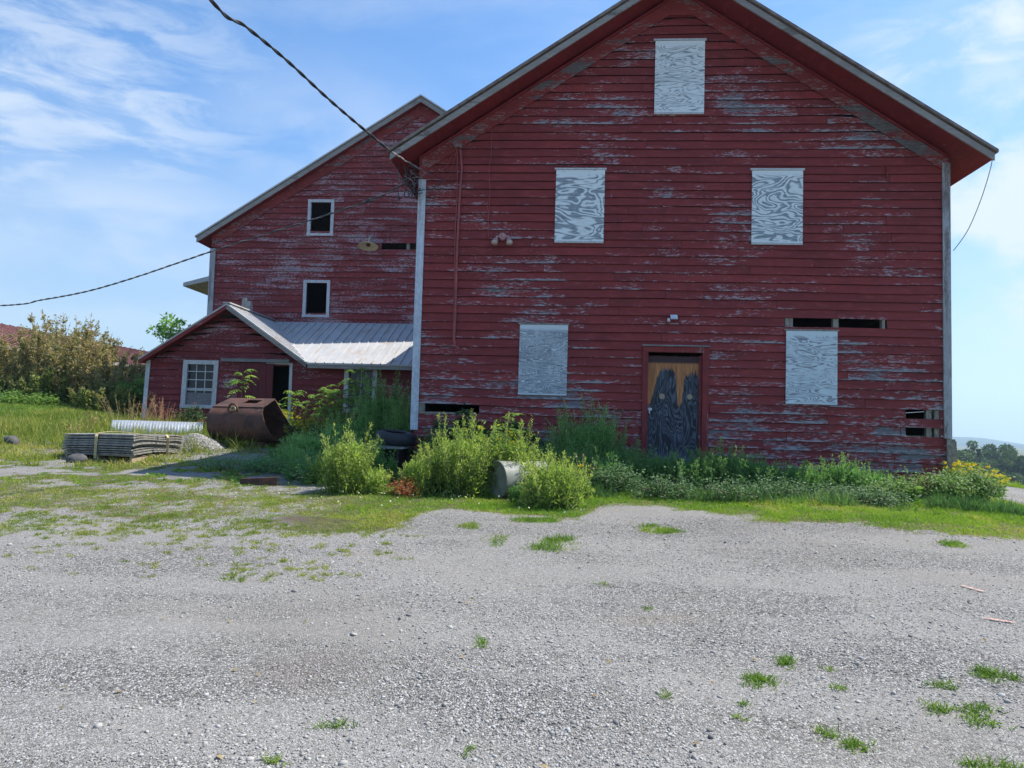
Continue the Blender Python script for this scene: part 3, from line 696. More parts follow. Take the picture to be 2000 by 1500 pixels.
# door
DX0, DX1, DZ0, DZ1 = 3.98, 4.93, .98, 2.97
dr = MB(); dr.box((DX0 + .03, .035, DZ0 + .06), (DX1 - .03, .05, DZ1 - .06))
dro = dr.obj('door', M['door'], barn, label='door of black stained plywood with raw orange wood dripping from the top')
h = MB(); h.box((DX0 + .035, -.002, 1.985), (DX0 + .10, .034, 2.025)); h.box((DX0 + .05, -.012, 1.93), (DX0 + .07, .0, 2.03)); h.obj('latch', M['white_plastic'], dro)
for (a, c, z0, z1, y) in ((DX0 - .07, DX0 + .022, .86, DZ1 + .0, -.05), (DX1 - .022, DX1 + .085, .86, DZ1 + .0, -.05), (DX0 - .07, DX1 + .085, DZ1 + .002, DZ1 + .095, -.052)):
    f = MB(); f.box((a, y, z0), (c, .06, z1)); f.obj('door_frame', M['door_frame'], barn)
f = MB(); f.box((DX0 - .085, -.085, DZ1 + .098), (DX1 + .10, -.0, DZ1 + .122)); f.obj('door_cap', M['grey_board'], barn)
f = MB(); f.box((DX1 - .07, .0, .95), (DX1 - .026, .034, DZ1 - .05)); f.obj('door_stop', M['trim_red'], barn)
f = MB(); f.box((DX0 - .03, -.16, .93), (DX1 + .03, .10, 1.03)); f.obj('door_sill', M['grey_board'], barn)
# a protruding sliver
f = MB(); f.box((BW - 1.02 + .0, -.05, 5.98), (BW - .995, -.02, 6.20)); f.obj('loose_batten', M['trim_red'], barn)
# conduits and old wiring run on the wall
def wpt(u, v, off=.045): p = at(u, v, -off); return (p[0], p[1], p[2])
c = MB(); c.tube([wpt(899, 292), wpt(902, 330), wpt(898, 380), wpt(893, 480), wpt(891, 560), wpt(889, 620), wpt(887, 660), wpt(889, 676), wpt(897, 681)], .021); c.obj('conduit', M['red_pipe'], barn, label='thick red painted conduit')
c = MB(); c.tube([wpt(893, 292, .035), wpt(893, 380, .035), wpt(889, 450, .035), wpt(888, 560, .035), wpt(885, 668, .035)], .011, 6); c.obj('conduit', M['red_pipe'], barn, label='thin conduit beside the thick one')
c = MB(); p = wpt(895, 286); c.box((p[0] - .07, -.11, p[2] - .035), (p[0] + .07, -.022, p[2] + .035)); c.obj('junction_box', simple('weathered_box', (.26, .23, .23), .8, scale=20, col2=(.18, .06, .06)), barn)
for pts in ([(958, 246), (961, 262), (959, 300), (955, 335), (957, 372), (955, 410), (953, 450), (955, 468)], [(893, 284), (895, 262), (905, 250), (925, 242), (956, 239)], [(890, 290), (882, 305), (876, 322), (862, 334), (848, 339)],
            [(892, 292), (886, 320), (876, 345), (860, 362), (838, 374)], [(952, 400), (954, 440)]):
    c = MB(); c.tube([wpt(u, v, .05) for u, v in pts], .006, 5); c.obj('wire', M['red_pipe'], barn)

# ---------------------------------------------------------------- rear barn (left)
LX0, LXR, LX1 = -9.46, -2.25, 4.96; LZE, LZR = 7.60, 12.24; LY = 11.0; LO = .3
def zl(x): return LZR - (LZR - LZE) / (LXR - LX0) * abs(x - LXR)
b2 = thing('barn', (-2.2, 18, 1.5), 'taller weathered red barn standing behind the low shed, left of the main barn', 'barn')
WL0 = -9.06
def w2(s, z): return 0
def win(root, x0, x1, z0, z1, y, fr=.11, mat='white_trim', skew=0.):
    f = MB(); s = skew
    f.hexa([(x0, y - .05, z0), (x0 + fr, y - .05, z0), (x0 + fr, y + .03, z0), (x0, y + .03, z0), (x0 + s, y - .05, z1), (x0 + fr + s, y - .05, z1), (x0 + fr + s, y + .03, z1), (x0 + s, y + .03, z1)])
    f.hexa([(x1 - fr, y - .05, z0), (x1, y - .05, z0), (x1, y + .03, z0), (x1 - fr, y + .03, z0), (x1 - fr + s, y - .05, z1), (x1 + s, y - .05, z1), (x1 + s, y + .03, z1), (x1 - fr + s, y + .03, z1)])
    f.box((x0 + s, y - .052, z1 - fr * .9), (x1 + s, y + .028, z1)); f.box((x0 - .01, y - .056, z0 - .02), (x1 + .01, y + .03, z0 + fr * .6))
    return f.obj('window_frame', M[mat], root)
def rect(u0, v0, u1, v1, Y):
    a = at(u0, v0, Y); c_ = at(u1, v1, Y); return a[0], c_[0], c_[2], a[2]
wA = rect(603, 390, 651, 460, LY); wB = rect(594, 547, 643, 619, LY)
sl0 = rect(746, 481, 845, 489, LY)
holes2 = [(wA[0] + .1, wA[1] - .1, wA[2] + .1, wA[3] - .1), (wB[0] + .1, wB[1] - .1, wB[2] + .1, wB[3] - .1), (sl0[0], 1.0, sl0[2] - .02, sl0[3] + .03)]
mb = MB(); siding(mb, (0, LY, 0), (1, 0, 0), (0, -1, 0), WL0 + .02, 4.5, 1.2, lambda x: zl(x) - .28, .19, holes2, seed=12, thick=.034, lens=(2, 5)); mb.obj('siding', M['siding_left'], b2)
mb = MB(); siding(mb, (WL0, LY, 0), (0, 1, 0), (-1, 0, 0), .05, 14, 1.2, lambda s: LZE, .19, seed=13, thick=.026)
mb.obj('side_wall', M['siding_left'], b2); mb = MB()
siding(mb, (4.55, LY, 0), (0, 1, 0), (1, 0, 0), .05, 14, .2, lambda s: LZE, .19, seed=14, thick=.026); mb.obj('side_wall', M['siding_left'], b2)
mb = MB(); mb.box((WL0, LY + 14, 0), (4.55, LY + 14.1, 7.6)); mb.add([(WL0, LY + 14.05, 7.6), (4.55, LY + 14.05, 7.6), (LXR, LY + 14.05, 12)], [(0, 1, 2)]); mb.obj('rear_wall', M['siding_left'], b2)
mb = MB(); mb.box((WL0 + .05, LY + .04, .5), (4.5, LY + .3, 1.25)); mb.obj('foundation', M['rock'], b2)
mb = MB(); mb.box((WL0 + .1, LY + 3.5, 1), (4.5, LY + 3.6, 7.3)); mb.obj('dark_backing', M['black_iron'], b2)  # near-black sheet across the inside, behind the openings
gable_roof(b2, LX0, LX1, LXR, LZE, LZE, LZR, LY - LO, LY + 14.6, 'tin', th=.05, fh=.16, wall_x0=WL0, wall_x1=4.55, wall_y=LY)
for (a, c_) in ((WL0, LXR), (LXR, 4.55)):
    f = MB(); n = 6; t0 = .2; w = .34
    for i in range(n):
        p = a + (c_ - a) * i / n; q = a + (c_ - a) * (i + 1) / n
        f.hexa([(p, LY - .055, zl(p) - t0 - w), (q, LY - .055, zl(q) - t0 - w), (q, LY - .028, zl(q) - t0 - w), (p, LY - .028, zl(p) - t0 - w), (p, LY - .055, zl(p) - t0), (q, LY - .055, zl(q) - t0), (q, LY - .028, zl(q) - t0), (p, LY - .028, zl(p) - t0)])
    f.obj('frieze_board', M['frieze'], b2)
f = MB(); f.box((WL0 - .04, LY - .06, 1.4), (WL0 + .14, LY - .026, 7.25)); f.box((WL0 - .04, LY - .026, 1.4), (WL0 - .01, LY + .16, 7.25)); f.obj('corner_board', M['grey_post'], b2)
w = win(b2, wA[0], wA[1], wA[2], wA[3], LY, .10); w['label'] = 'upper white framed open window'
w = win(b2, wB[0], wB[1], wB[2], wB[3], LY, .10); w['label'] = 'lower white framed open window'
f = MB(); q = (sl0[0] + at(812, 485, LY)[0]) / 2 + .25; f.box((q, LY - .0, sl0[2] - .1), (q + .1, LY + .1, sl0[3] + .1)); f.obj('stud', M['bare_wood'], b2)
e = at(383, 566, 15.); e2 = at(410, 540, 15.)                 # little side roof that shows past the left corner
f = MB(); f.hexa([(e[0], 14, e[2] - .05), (WL0 - .05, 14, e2[2] - .05), (WL0 - .05, 19, e2[2] - .05), (e[0], 19, e[2] - .05), (e[0], 14, e[2] + .08), (WL0 - .05, 14, e2[2] + .22), (WL0 - .05, 19, e2[2] + .22), (e[0], 19, e[2] + .08)])
f.obj('side_porch_roof', M['tin'], b2)

# ---------------------------------------------------------------- low shed with lean-to wing
SY = 8.0; SF = 7.65
spk = at(442, 592, SF); sle = at(270, 700, SF); sre = at(597, 705, SF)
shed = thing('shed', (-5.5, 9.3, 1.5), 'low red shed with a sheet metal roof, front gable and sliding door', 'shed')
XS0 = -9.32; XSR = spk[0]; ZSR = spk[2]; EX0, EZ = sle[0], (sle[2] + sre[2]) / 2; EX1 = sre[0]
ssl = (ZSR - EZ) / (XSR - EX0); ssr = (ZSR - EZ) / (EX1 - XSR)
def zs(x): return ZSR - (ssl * (XSR - x) if x < XSR else ssr * (x - XSR))
le = at(808, 716, SF); ZLE = EZ - .03; XW1 = -.15
wS = rect(358, 703, 422, 797, SY); dO = rect(524, 711, 566, 812, SY); wT = rect(674, 714, 735, 806, SY)
mb = MB()
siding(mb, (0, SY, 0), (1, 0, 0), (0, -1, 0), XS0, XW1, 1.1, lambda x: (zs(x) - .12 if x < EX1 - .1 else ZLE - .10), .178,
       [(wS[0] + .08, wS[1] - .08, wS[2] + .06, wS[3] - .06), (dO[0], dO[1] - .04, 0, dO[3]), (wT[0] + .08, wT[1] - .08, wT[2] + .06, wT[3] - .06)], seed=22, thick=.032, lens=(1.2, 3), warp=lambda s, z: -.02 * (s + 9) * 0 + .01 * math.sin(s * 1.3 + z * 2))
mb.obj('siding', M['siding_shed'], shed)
mb = MB(); mb.slab([(EX0, SF, EZ), (XSR, SF, ZSR), (XSR, LY, ZSR), (EX0, LY, EZ)][::-1], (0, 0, .05)); 
# right slope and lean-to slope meet in a valley from the ridge end to the eave
zt = 4.80; vt = (XSR + .25, LY - .03, ZSR); VE = (EX1 + .12, SF, EZ - .0)
mb.slab([(XSR, SF, ZSR + .002), (EX1, SF, EZ), (EX1 + .02, SF + .02, EZ - .0), (XSR, LY - .03, ZSR)][::-1], (0, 0, .05))
zt = ZSR - .05
def zlean(y): return ZLE + (zt - ZLE) * (y - SF) / (LY - .03 - SF)
mb.slab([(EX1 + .02, SF, ZLE), (XW1 + .1, SF, ZLE), (XW1 + .1, LY - .03, zt), (XSR, LY - .03, zt)][::-1], (0, 0, .05))
for i in range(1, 30):                                     # standing seams
    x = EX1 + .02 + i * .262
    if x < XW1: mb.beam((x, SF - .01, ZLE + .012), (x, LY - .05, zt + .012), .022, .022)
    xs_ = XSR + (EX1 - XSR) * .0
for i in range(0, 10):
    x = EX1 - .05 - i * .262; y1 = LY - .05; t = (EX1 - x) / (EX1 - XSR)
    if t < 1: y0 = SF + (LY - SF) * t; mb.beam((x, y0, zlean(y0) + .012), (x, y1, zt + .012), .022, .022)
for i in range(0, 13):
    y = SF + .15 + i * .262
    if y < LY: 
        mb.beam((XSR - .02, y, ZSR + .0), (EX0, y, EZ + .0), .022, .022)
        t = 1 - (y - SF) / (LY - SF); mb.beam((XSR, y, ZSR + .012), (XSR + (EX1 - XSR) * t, y, ZSR + (EZ - ZSR) * t + .012), .022, .022)
mb.beam((XSR, SF, ZSR + .02), (XSR, LY, ZSR + .02), .2, .03)
mb.beam((EX1 + .02, SF, ZLE + .02), (XSR, LY - .05, zt + .03), .12, .01)
mb.obj('roof', M['tin'], shed)
for (a, za, c_, zc) in ((EX0, EZ, XSR, ZSR), (XSR, ZSR, EX1, EZ)):
    f = MB(); t = .053; fh = .11
    f.hexa([(a, SF + .01, za - t - fh), (c_, SF + .01, zc - t - fh), (c_, SF + .04, zc - t - fh), (a, SF + .04, za - t - fh), (a, SF + .01, za - t), (c_, SF + .01, zc - t), (c_, SF + .04, zc - t), (a, SF + .04, za - t)]); f.obj('fascia', M['trim_red'] if a < XSR - 1 else M['fascia'], shed)
    f = MB(); f.hexa([(a, SF + .042, za - t - .07), (c_, SF + .042, zc - t - .07), (c_, SY + .02, zc - t - .07), (a, SY + .02, za - t - .07), (a, SF + .042, za - t - .01), (c_, SF + .042, zc - t - .01), (c_, SY + .02, zc - t - .01), (a, SY + .02, za - t - .01)]); f.obj('soffit', M['soffit'], shed)
f = MB(); f.box((EX1 + .05, SF + .02, ZLE - .15), (XW1, SF + .05, ZLE - .052)); f.obj('fascia', M['fascia'], shed)
f = MB(); f.box((EX1 + .05, SF + .052, ZLE - .10), (XW1, SY + .02, ZLE - .06)); f.obj('soffit', M['soffit'], shed)
f = MB(); f.hexa([(XS0 - .10, SY - .055, 1.2), (XS0 + .02, SY - .055, 1.2), (XS0 + .02, SY - .027, 1.2), (XS0 - .10, SY - .027, 1.2), (XS0 - .03, SY - .055, EZ - .03), (XS0 + .09, SY - .055, EZ - .03), (XS0 + .09, SY - .027, EZ - .03), (XS0 - .03, SY - .027, EZ - .03)]); f.obj('corner_board', M['white_trim'], shed)
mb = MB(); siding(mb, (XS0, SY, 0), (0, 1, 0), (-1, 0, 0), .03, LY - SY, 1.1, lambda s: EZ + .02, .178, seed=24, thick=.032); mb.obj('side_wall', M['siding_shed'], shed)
mb = MB(); mb.box((XS0 + .1, SY + 1.6, 1), (XW1, SY + 1.65, 3.3)); mb.obj('dark_backing', M['black_iron'], shed)  # near-black sheet behind the windows and the doorway
wf = win(shed, wS[0], wS[1], wS[2], wS[3], SY, .13, skew=.03); wf['label'] = 'tall white framed sash window'
a0, a1, z0, z1 = wS[0] + .13, wS[1] - .13, wS[2] + .08, wS[3] - .11
f = MB(); f.box((a0, SY + .045, z0), (a1 + .03, SY + .05, z1)); f.obj('pane', M['dark'], wf)
f = MB(); m_ = z0 + (z1 - z0) * .40
for t in (1 / 3, 2 / 3): x = a0 + (a1 - a0) * t + .01; f.box((x - .012, SY + .02, m_ - .12), (x + .012, SY + .04, z1))
for z in (m_, m_ + (z1 - m_) * .36, m_ + (z1 - m_) * .70, m_ - .16): f.box((a0, SY + .016, z - .012), (a1 + .02, SY + .044, z + .012))
f.box((a0, SY + .012, m_ - .06), (a1 + .02, SY + .044, m_ - .02)); f.obj('muntin', M['white_trim'], wf)
f = MB(); f.box((a0 + .01, SY + .01, z0), (a1, SY + .038, z0 + .34)); f.obj('sill_board', M['grey_board'], wf)
wf = win(shed, wT[0], wT[1], wT[2], wT[3], SY, .13); wf['label'] = 'white framed window in the lean-to wing'
a0, a1, z0, z1 = wT[0] + .13, wT[1] - .13, wT[2] + .08, wT[3] - .11
f = MB(); f.box((a0, SY + .045, z0), (a1, SY + .05, z1)); f.obj('pane', M['dark'], wf)
f = MB(); f.box(((a0 + a1) / 2 - .01, SY + .02, z0), ((a0 + a1) / 2 + .01, SY + .04, z1)); f.box((a0, SY + .018, (z0 + z1) / 2 - .012), (a1, SY + .042, (z0 + z1) / 2 + .012)); f.obj('muntin', M['white_trim'], wf)
dS = rect(466, 709, 530, 812, SY - .1)
f = MB(); n = 5
for i in range(n):
    x0 = dS[0] + (dS[1] - dS[0]) * i / n; x1 = dS[0] + (dS[1] - dS[0]) * (i + 1) / n - .008; f.box((x0, SY - .10, 1.3), (x1, SY - .07 + .003 * (i % 2), dS[3]))
f.obj('sliding_door', paint_wood('red_door_boards', .15, -.2, axis='z', base_a=(.16, .024, .03), base_b=(.12, .02, .026)), shed)
f = MB(); a, c_ = at(433, 701, SY - .1), at(566, 704, SY - .1); f.box((a[0], SY - .14, a[2] - .07), (c_[0], SY - .06, a[2] + .02)); f.obj('door_track', M['grey_board'], shed)
f = MB(); f.box((dO[1] - .05, SY - .05, 1.3), (dO[1] + .035, SY + .05, dO[3] + .04)); f.box((dO[0] - .05, SY - .048, dO[3] - .005), (dO[1] - .052, SY + .05, dO[3] + .06)); f.obj('door_frame', M['white_trim'], shed)
c0 = at(482, 612, 9.2); f = MB(); f.hexa([(c0[0] - .16, 9.1, ZSR - .25), (c0[0] + .16, 9.1, ZSR - .3), (c0[0] + .16, 9.35, ZSR - .3), (c0[0] - .16, 9.35, ZSR - .25), (c0[0] - .13, 9.12, c0[2] + .40), (c0[0] + .12, 9.12, c0[2] + .36), (c0[0] + .11, 9.32, c0[2] + .36), (c0[0] - .12, 9.32, c0[2] + .42)])
f.box((c0[0] - .12, 9.13, c0[2] + .2), (c0[0] - .02, 9.3, c0[2] + .46)); f.obj('chimney', M['wood_stub'], shed)

# ---------------------------------------------------------------- long barn with red roof, far left
rb = thing('long_barn', (-23, 28, 2.4), 'long low building with a faded red metal roof behind the willow shrubs', 'barn')
f = MB(); x0, x1, z0, z1 = -20, -26, 4.45, 6.25
f.slab([(x0, 12, z0), (x0, 52, z0), (x1, 52, z1), (x1, 12, z1)], (0, 0, .08)); f.slab([(x1, 12, z1 + .003), (x1, 52, z1 + .003), (-32, 52, z0), (-32, 12, z0)], (0, 0, .08))
for i in range(70): f.beam((x0, 12.2 + i * .57, z0 + .02), (x1, 12.2 + i * .57, z1 + .02), .05, .04)
f.obj('roof', M['red_roof'], rb)
f = MB(); f.box((-31.6, 12.4, 1.), (-20.5, 51.6, 4.3)); f.obj('wall', M['siding_shed'], rb)
f = MB(); f.beam((x0 + .03, 12, z0 - .1), (x0 + .03, 52, z0 - .1), .04, .14); f.obj('fascia', M['fascia'], rb)
f = MB()
f.add([(-31.6, 12.35, 4.3), (-20.5, 12.35, 4.3), (-26, 12.35, 6.05)], [(0, 1, 2)]); f.obj('gable', M['siding_shed'], rb)

# ================================================================== FITTINGS AND WIRES
def helix(pts, r, amp, pitch, ph, n=6, rt=None):
    """tube wound round a path"""
    P = [Vector(p) for p in pts]; out = []; L = 0
    for i in range(len(P) - 1):
        seg = (P[i + 1] - P[i]).length; m = max(1, int(seg / (pitch / 7)))
        for j in range(m):
            p = P[i].lerp(P[i + 1], j / m); d = (P[i + 1] - P[i]).normalized(); a = d.cross(Vector((0, 0, 1))).normalized(); b = d.cross(a); t = 2 * math.pi * (L + seg * j / m) / pitch + ph
            out.append(p + (a * math.cos(t) + b * math.sin(t)) * amp)
        L += seg
    mb = MB(); mb.tube(out, r, n); return mb
def smooth_path(ctrl, n=12):
    P = [Vector(p) for p in ctrl]; out = []
    for i in range(len(P) - 1):
        p0, p1, p2, p3 = P[max(i - 1, 0)], P[i], P[i + 1], P[min(i + 2, len(P) - 1)]
        for j in range(n):
            t = j / n; out.append(.5 * ((2 * p1) + (p2 - p0) * t + (2 * p0 - 5 * p1 + 4 * p2 - p3) * t * t + (-p0 + 3 * p1 - 3 * p2 + p3) * t ** 3))
    out.append(P[-1]); return out
cab = [(412, 0, -5.6), (480, 52, -4.9), (560, 118, -4.), (640, 192, -3.), (710, 252, -2.), (770, 300, -1.2), (842, 343, -.12)]
ctrl = [at(u, v, Y) for u, v, Y in cab]
ctrl = [ctrl[0] + (ctrl[0] - ctrl[1]) * k + np.array([0, 0, .25 * k * k * .3]) for k in (9, 6, 3)] + ctrl
path = smooth_path(ctrl, 14)
t = thing('power_line', tuple(ctrl[-1]), 'thick twisted black power cable running down to the main barn corner from the upper left', 'cable')
cut = int(len(path) * .885)
helix(path[:cut], .013, .011, .55, 0).obj('strand', M['cable'], t, True); helix(path[:cut], .013, .011, .55, math.pi).obj('strand', M['cable'], t, True)
mb = helix(path[cut - 1:], .011, .009, .3, 0); mb.obj('strand', M['cable_pale'], t, True); mb = helix(path[cut - 1:], .009, .012, .2, 2.); mb.obj('strand', M['cable_pale'], t, True)
low_ = [(0, 597, 5.), (80, 586, 4.6), (170, 569, 4.1), (260, 543, 3.6), (340, 516, 3.1), (410, 492, 2.7), (500, 463, 2.1), (600, 432, 1.5), (690, 402, .8), (745, 382, .3), (790, 357, -.15)]
ctrl = [at(u, v, Y) for u, v, Y in low_]; ctrl = [ctrl[0] + (ctrl[0] - ctrl[1]) * k + np.array([0, 0, .02 * k * k]) for k in (20, 12, 5)] + ctrl
path = smooth_path(ctrl, 10)
t = thing('power_line', tuple(ctrl[-1]), 'lower thin power cable sagging across the rear barn out to the left edge', 'cable')
helix(path, .012, .009, .5, 0).obj('strand', M['cable'], t, True); helix(path, .009, .013, .5, math.pi).obj('strand', M['cable_pale'], t, True)
pp = path[int(len(path) * .885)]; mb = MB(); mb.lathe([(0, -.07), (.03, -.06), (.035, 0), (.03, .06), (0, .07)], pp, (1, -.2, .3), 8); mb.obj('splice', M['cable'], t, True)
# tangle of loose ends at the corner
t = thing('wire_tangle', (-.1, -.2, 5.7), 'tangle of loose old wires hanging at the upper left corner of the main barn', 'wires')
for i in range(15):
    a = at(random.uniform(775, 818), random.uniform(318, 372), random.uniform(-.35, -.1)); b_ = at(random.uniform(790, 832), random.uniform(335, 385), random.uniform(-.25, -.06))
    m = (np.array(a) + b_) / 2 + np.array([random.uniform(-.12, .12), random.uniform(-.1, .05), random.uniform(-.3, .1)]); q = np.array(a) * .7 + m * .3 + np.array([random.uniform(-.1, .1), 0, random.uniform(-.1, .15)])
    mb = MB(); mb.tube(smooth_path([a, q, m, b_], 6), random.choice((.005, .007, .009)), 5); mb.obj('wire', M['cable'] if i % 3 else M['cable_pale'], t, True)
for pts in ([(790, 357), (800, 366), (815, 372), (830, 370)], [(786, 365), (795, 372), (812, 377), (826, 377)], [(777, 365), (778, 380), (779, 388)], [(832, 371), (845, 368), (855, 360), (868, 352)]):
    mb = MB(); mb.tube(smooth_path([at(u, v, -.12) for u, v in pts], 6), .008, 5); mb.obj('wire', M['cable'], t, True)
mb = MB(); p = at(779, 388, -.12); mb.lathe([(0, -.05), (.015, -.04), (.02, .04), (0, .05)], p, (0, .2, 1), 8); mb.obj('connector', M['cable'], t)
pts = smooth_path([at(1940, 302, -FO), at(1933, 335, -.5), at(1915, 392, -.35), (at(1890, 450, -.2)), at(1862, 490, -.05)], 10)
mb = MB(); mb.tube(pts, .006, 6); tag(mb.obj('cable', M['cable'], None, True), 'thin blue grey cable hanging from the right eave tip back to the wall', 'cable')
# twin floodlight
p = at(982, 463, -.03)
t = thing('floodlight', (p[0], -.02, p[2]), 'twin bulb floodlight on a red overpainted box on the main barn wall', 'lamp')
mb = MB(); mb.lathe([(0, 0), (.065, 0), (.068, .05), (.05, .065), (0, .065)], (p[0], -.02, p[2]), (0, -1, 0), 12); mb.obj('box', M['pinkish'], t)
for s in (-1, 1):
    mb = MB(); x = p[0] + s * .05; mb.tube([(x, -.06, p[2]), (x + s * .05, -.09, p[2] - .01), (x + s * .055, -.11, p[2] - .06)], .022, 8)
    mb.lathe([(.02, 0), (.04, .02), (.05, .06), (.045, .085)], (x + s * .055, -.11, p[2] - .05), (s * .25, -.55, -.8), 14); h_ = mb.obj('lamp_holder', M['pinkish'], t)
    mb = MB(); c0 = Vector((x + s * .055, -.11, p[2] - .05)) + Vector((s * .25, -.55, -.8)).normalized() * .08; mb.lathe([(.05, 0), (.058, .02), (.045, .045), (0, .06)], c0, (s * .25, -.55, -.8), 14); mb.obj('bulb', M['bulb'], h_, True)
# small solar light over the door
p = at(1316, 621, -.05)
t = thing('security_light', (p[0], -.03, p[2]), 'small solar security light above the door of the main barn', 'lamp')
mb = MB(); mb.slab([(p[0] - .06, -.14, p[2] - .035), (p[0] + .055, -.14, p[2] - .035), (p[0] + .055, -.06, p[2] + .04), (p[0] - .06, -.06, p[2] + .04)], (0, .012, -.012)); mb.obj('solar_panel', M['white_plastic'], t)
mb = MB(); mb.slab([(p[0] - .035, -.131, p[2] - .02), (p[0] + .03, -.131, p[2] - .02), (p[0] + .03, -.085, p[2] + .022), (p[0] - .035, -.085, p[2] + .022)], (0, -.004, .004)); mb.obj('solar_cell', M['solar'], t)
mb = MB(); mb.tube([(p[0] - .085, -.02, p[2] - .015), (p[0] - .09, -.08, p[2] - .02)], .02, 8); mb.tube([(p[0] - .085, -.045, p[2] - .01), (p[0], -.07, p[2])], .008, 6); mb.obj('bracket', M['pinkish'], t)
mb = MB(); mb.lathe([(0, 0), (.02, .005), (.026, .03), (.022, .055), (0, .062)], (p[0] - .09, -.085, p[2] - .015), (0, -.3, -1), 12); mb.obj('lamp_head', M['white_plastic'], t, True)
# yard lamp on the rear barn
p = at(719, 480, LY - .5)
t = thing('barn_lamp', tuple(p), 'cream dish shaped yard lamp on a bent arm on the rear barn wall', 'lamp')
ax_ = (.03, -.24, -1)
mb = MB(); mb.lathe([(.05, .0), (.09, .03), (.30, .10), (.325, .125), (.322, .13), (.28, .108), (.08, .045), (.0, .04)], Vector(p) - Vector(ax_).normalized() * .1, ax_, 28); mb.obj('lamp_shade', M['cream'], t, True)
mb = MB(); mb.lathe([(.0, .03), (.06, .03), (.06, .10), (.0, .10)], Vector(p) - Vector(ax_).normalized() * .09, ax_, 14); mb.obj('lamp_holder', M['rust'], t)
mb = MB(); q = Vector(p); mb.tube(smooth_path([q + Vector((0, .05, .08)), q + Vector((0, .12, .28)), q + Vector((0, .44, .34))], 6), .022, 8); mb.obj('arm', M['cream'], t)
mb = MB(); mb.tube(smooth_path([at(u, v, LY - .06) for u, v in ((718, 462), (716, 450), (722, 441), (740, 441), (765, 443), (790, 436), (815, 428))], 6), .014, 6); mb.obj('wire', M['red_pipe'], t)

# ================================================================== YARD OBJECTS
def rotz(v, a): c_, s_ = math.cos(a), math.sin(a); return (v[0] * c_ - v[1] * s_, v[0] * s_ + v[1] * c_)
# --- stack of rubber mats on a pallet
A = gat(258, 905); B = gat(122, 895); C_ = gat(356, 884)
A = np.array([A[0], A[1]]); eB = (np.array(B[:2]) - A); eC = (np.array(C_[:2]) - A); LB_ = np.linalg.norm(eB); LC_ = np.linalg.norm(eC); eB /= LB_; eC /= LC_
zg = Gz(A[0] + eB[0] * .8 + eC[0], A[1] + eB[1] * .8 + eC[1])
t = thing('pallet', (A[0] + eB[0] * .8 + eC[0] * .9, A[1] + eB[1] * .8 + eC[1] * .9, zg), 'pale wooden pallet under the strapped stack of rubber mats', 'pallet')
def P2(b, c_): q = A + eB * b + eC * c_; return q[0], q[1]
zA = Gz(*A)
def plank(b0, b1, c0, c1, z0, z1, name='board'):
    mb = MB(); mb.hexa([(*P2(b0, c0), z0), (*P2(b1, c0), z0), (*P2(b1, c1), z0), (*P2(b0, c1), z0), (*P2(b0, c0), z1), (*P2(b1, c0), z1), (*P2(b1, c1), z1), (*P2(b0, c1), z1)]); mb.obj(name, M['pallet'], t)
for i in range(6): plank(.0, LB_ * .98, i * LC_ / 6 + .02, i * LC_ / 6 + .16, zA + .105, zA + .125)
for b in (0.01, LB_ * .48, LB_ * .93): plank(b, b + .04, .0, LC_ * .95, zA + .022, zA + .103, 'runner')
for c_ in (0.02, LC_ * .5, LC_ * .9): plank(.0, LB_ * .98, c_, c_ + .1, zA + .0, zA + .02)
def bend(b, c_, k):
    s = c_ / LC_; return .05 * math.sin(min(1, s * 1.6) * math.pi * .5) - .11 * s ** 3 * (1 - k * .02) + .035 * math.sin(s * 7 + k * .15) * (k / 9) - .03 * (b / LB_) ** 2
nm = 9
for k in range(nm):
    V = []; Fs = []; nb, nc = 5, 16; jb, jc = random.uniform(-.035, .035), random.uniform(-.05, .05); z0 = zA + .128 + k * .036; ex = random.uniform(-.02, .02)
    th = .024 if k not in (4, 5) else .033
    for side in (0, 1):
        for j in range(nc + 1):
            for i in range(nb + 1):
                b = LB_ * i / nb + jb; c_ = LC_ * j / nc * (1 + ex) + jc; rz = z0 + th * side + bend(b, LC_ * j / nc, k) + random.uniform(-.002, .002)
                V.append((*P2(b, c_), rz))
    N = (nb + 1) * (nc + 1); w = nb + 1
    for j in range(nc):
        for i in range(nb):
            q = j * w + i; Fs.append((q, q + w, q + w + 1, q + 1)); Fs.append((N + q, N + q + 1, N + q + w + 1, N + q + w))
    for j in range(nc): Fs.append((j * w, N + j * w, N + j * w + w, j * w + w)); q = j * w + nb; Fs.append((q, q + w, N + q + w, N + q))
    for i in range(nb): Fs.append((i, i + 1, N + i + 1, N + i)); q = nc * w + i; Fs.append((q, N + q, N + q + 1, q + 1))
    o = mesh_obj('rubber_mat', V, Fs, M['mat_top'])
    if k == nm - 1: tag(o, 'topmost grey rubber mat of the strapped stack, its dimpled top showing', 'mat', 'rubber mats stacked on the pallet')
    elif k == 0: tag(o, 'lowest grey rubber mat of the stack, lying straight on the pallet', 'mat', 'rubber mats stacked on the pallet')
    else: tag(o, 'grey rubber mat in the middle of the strapped stack', 'mat', 'rubber mats stacked on the pallet')
zt_ = zA + .128 + nm * .036
def strap(label, pts, w=.045):
    mb = MB()
    for p, q in zip(pts[:-1], pts[1:]): mb.beam(p, q, w, .006, up=(.01, .02, 1) if abs(p[2] - q[2]) < .15 else (eC[0], eC[1], 0))
    tag(mb.obj('strap', M['strap']), label, 'strap')
cS = .66
pts = []
bq = LB_ * .50
for c_ in np.linspace(-.01, LC_ * .55, 9): pts.append((*P2(bq - c_ * .45, c_), zt_ + bend(bq, c_, 8) + .006 + .02 * math.sin(c_ * 3)))
pts = [(*P2(bq + .0, -.055), zA + .05), (*P2(bq, -.055), zt_ - .03)] + pts
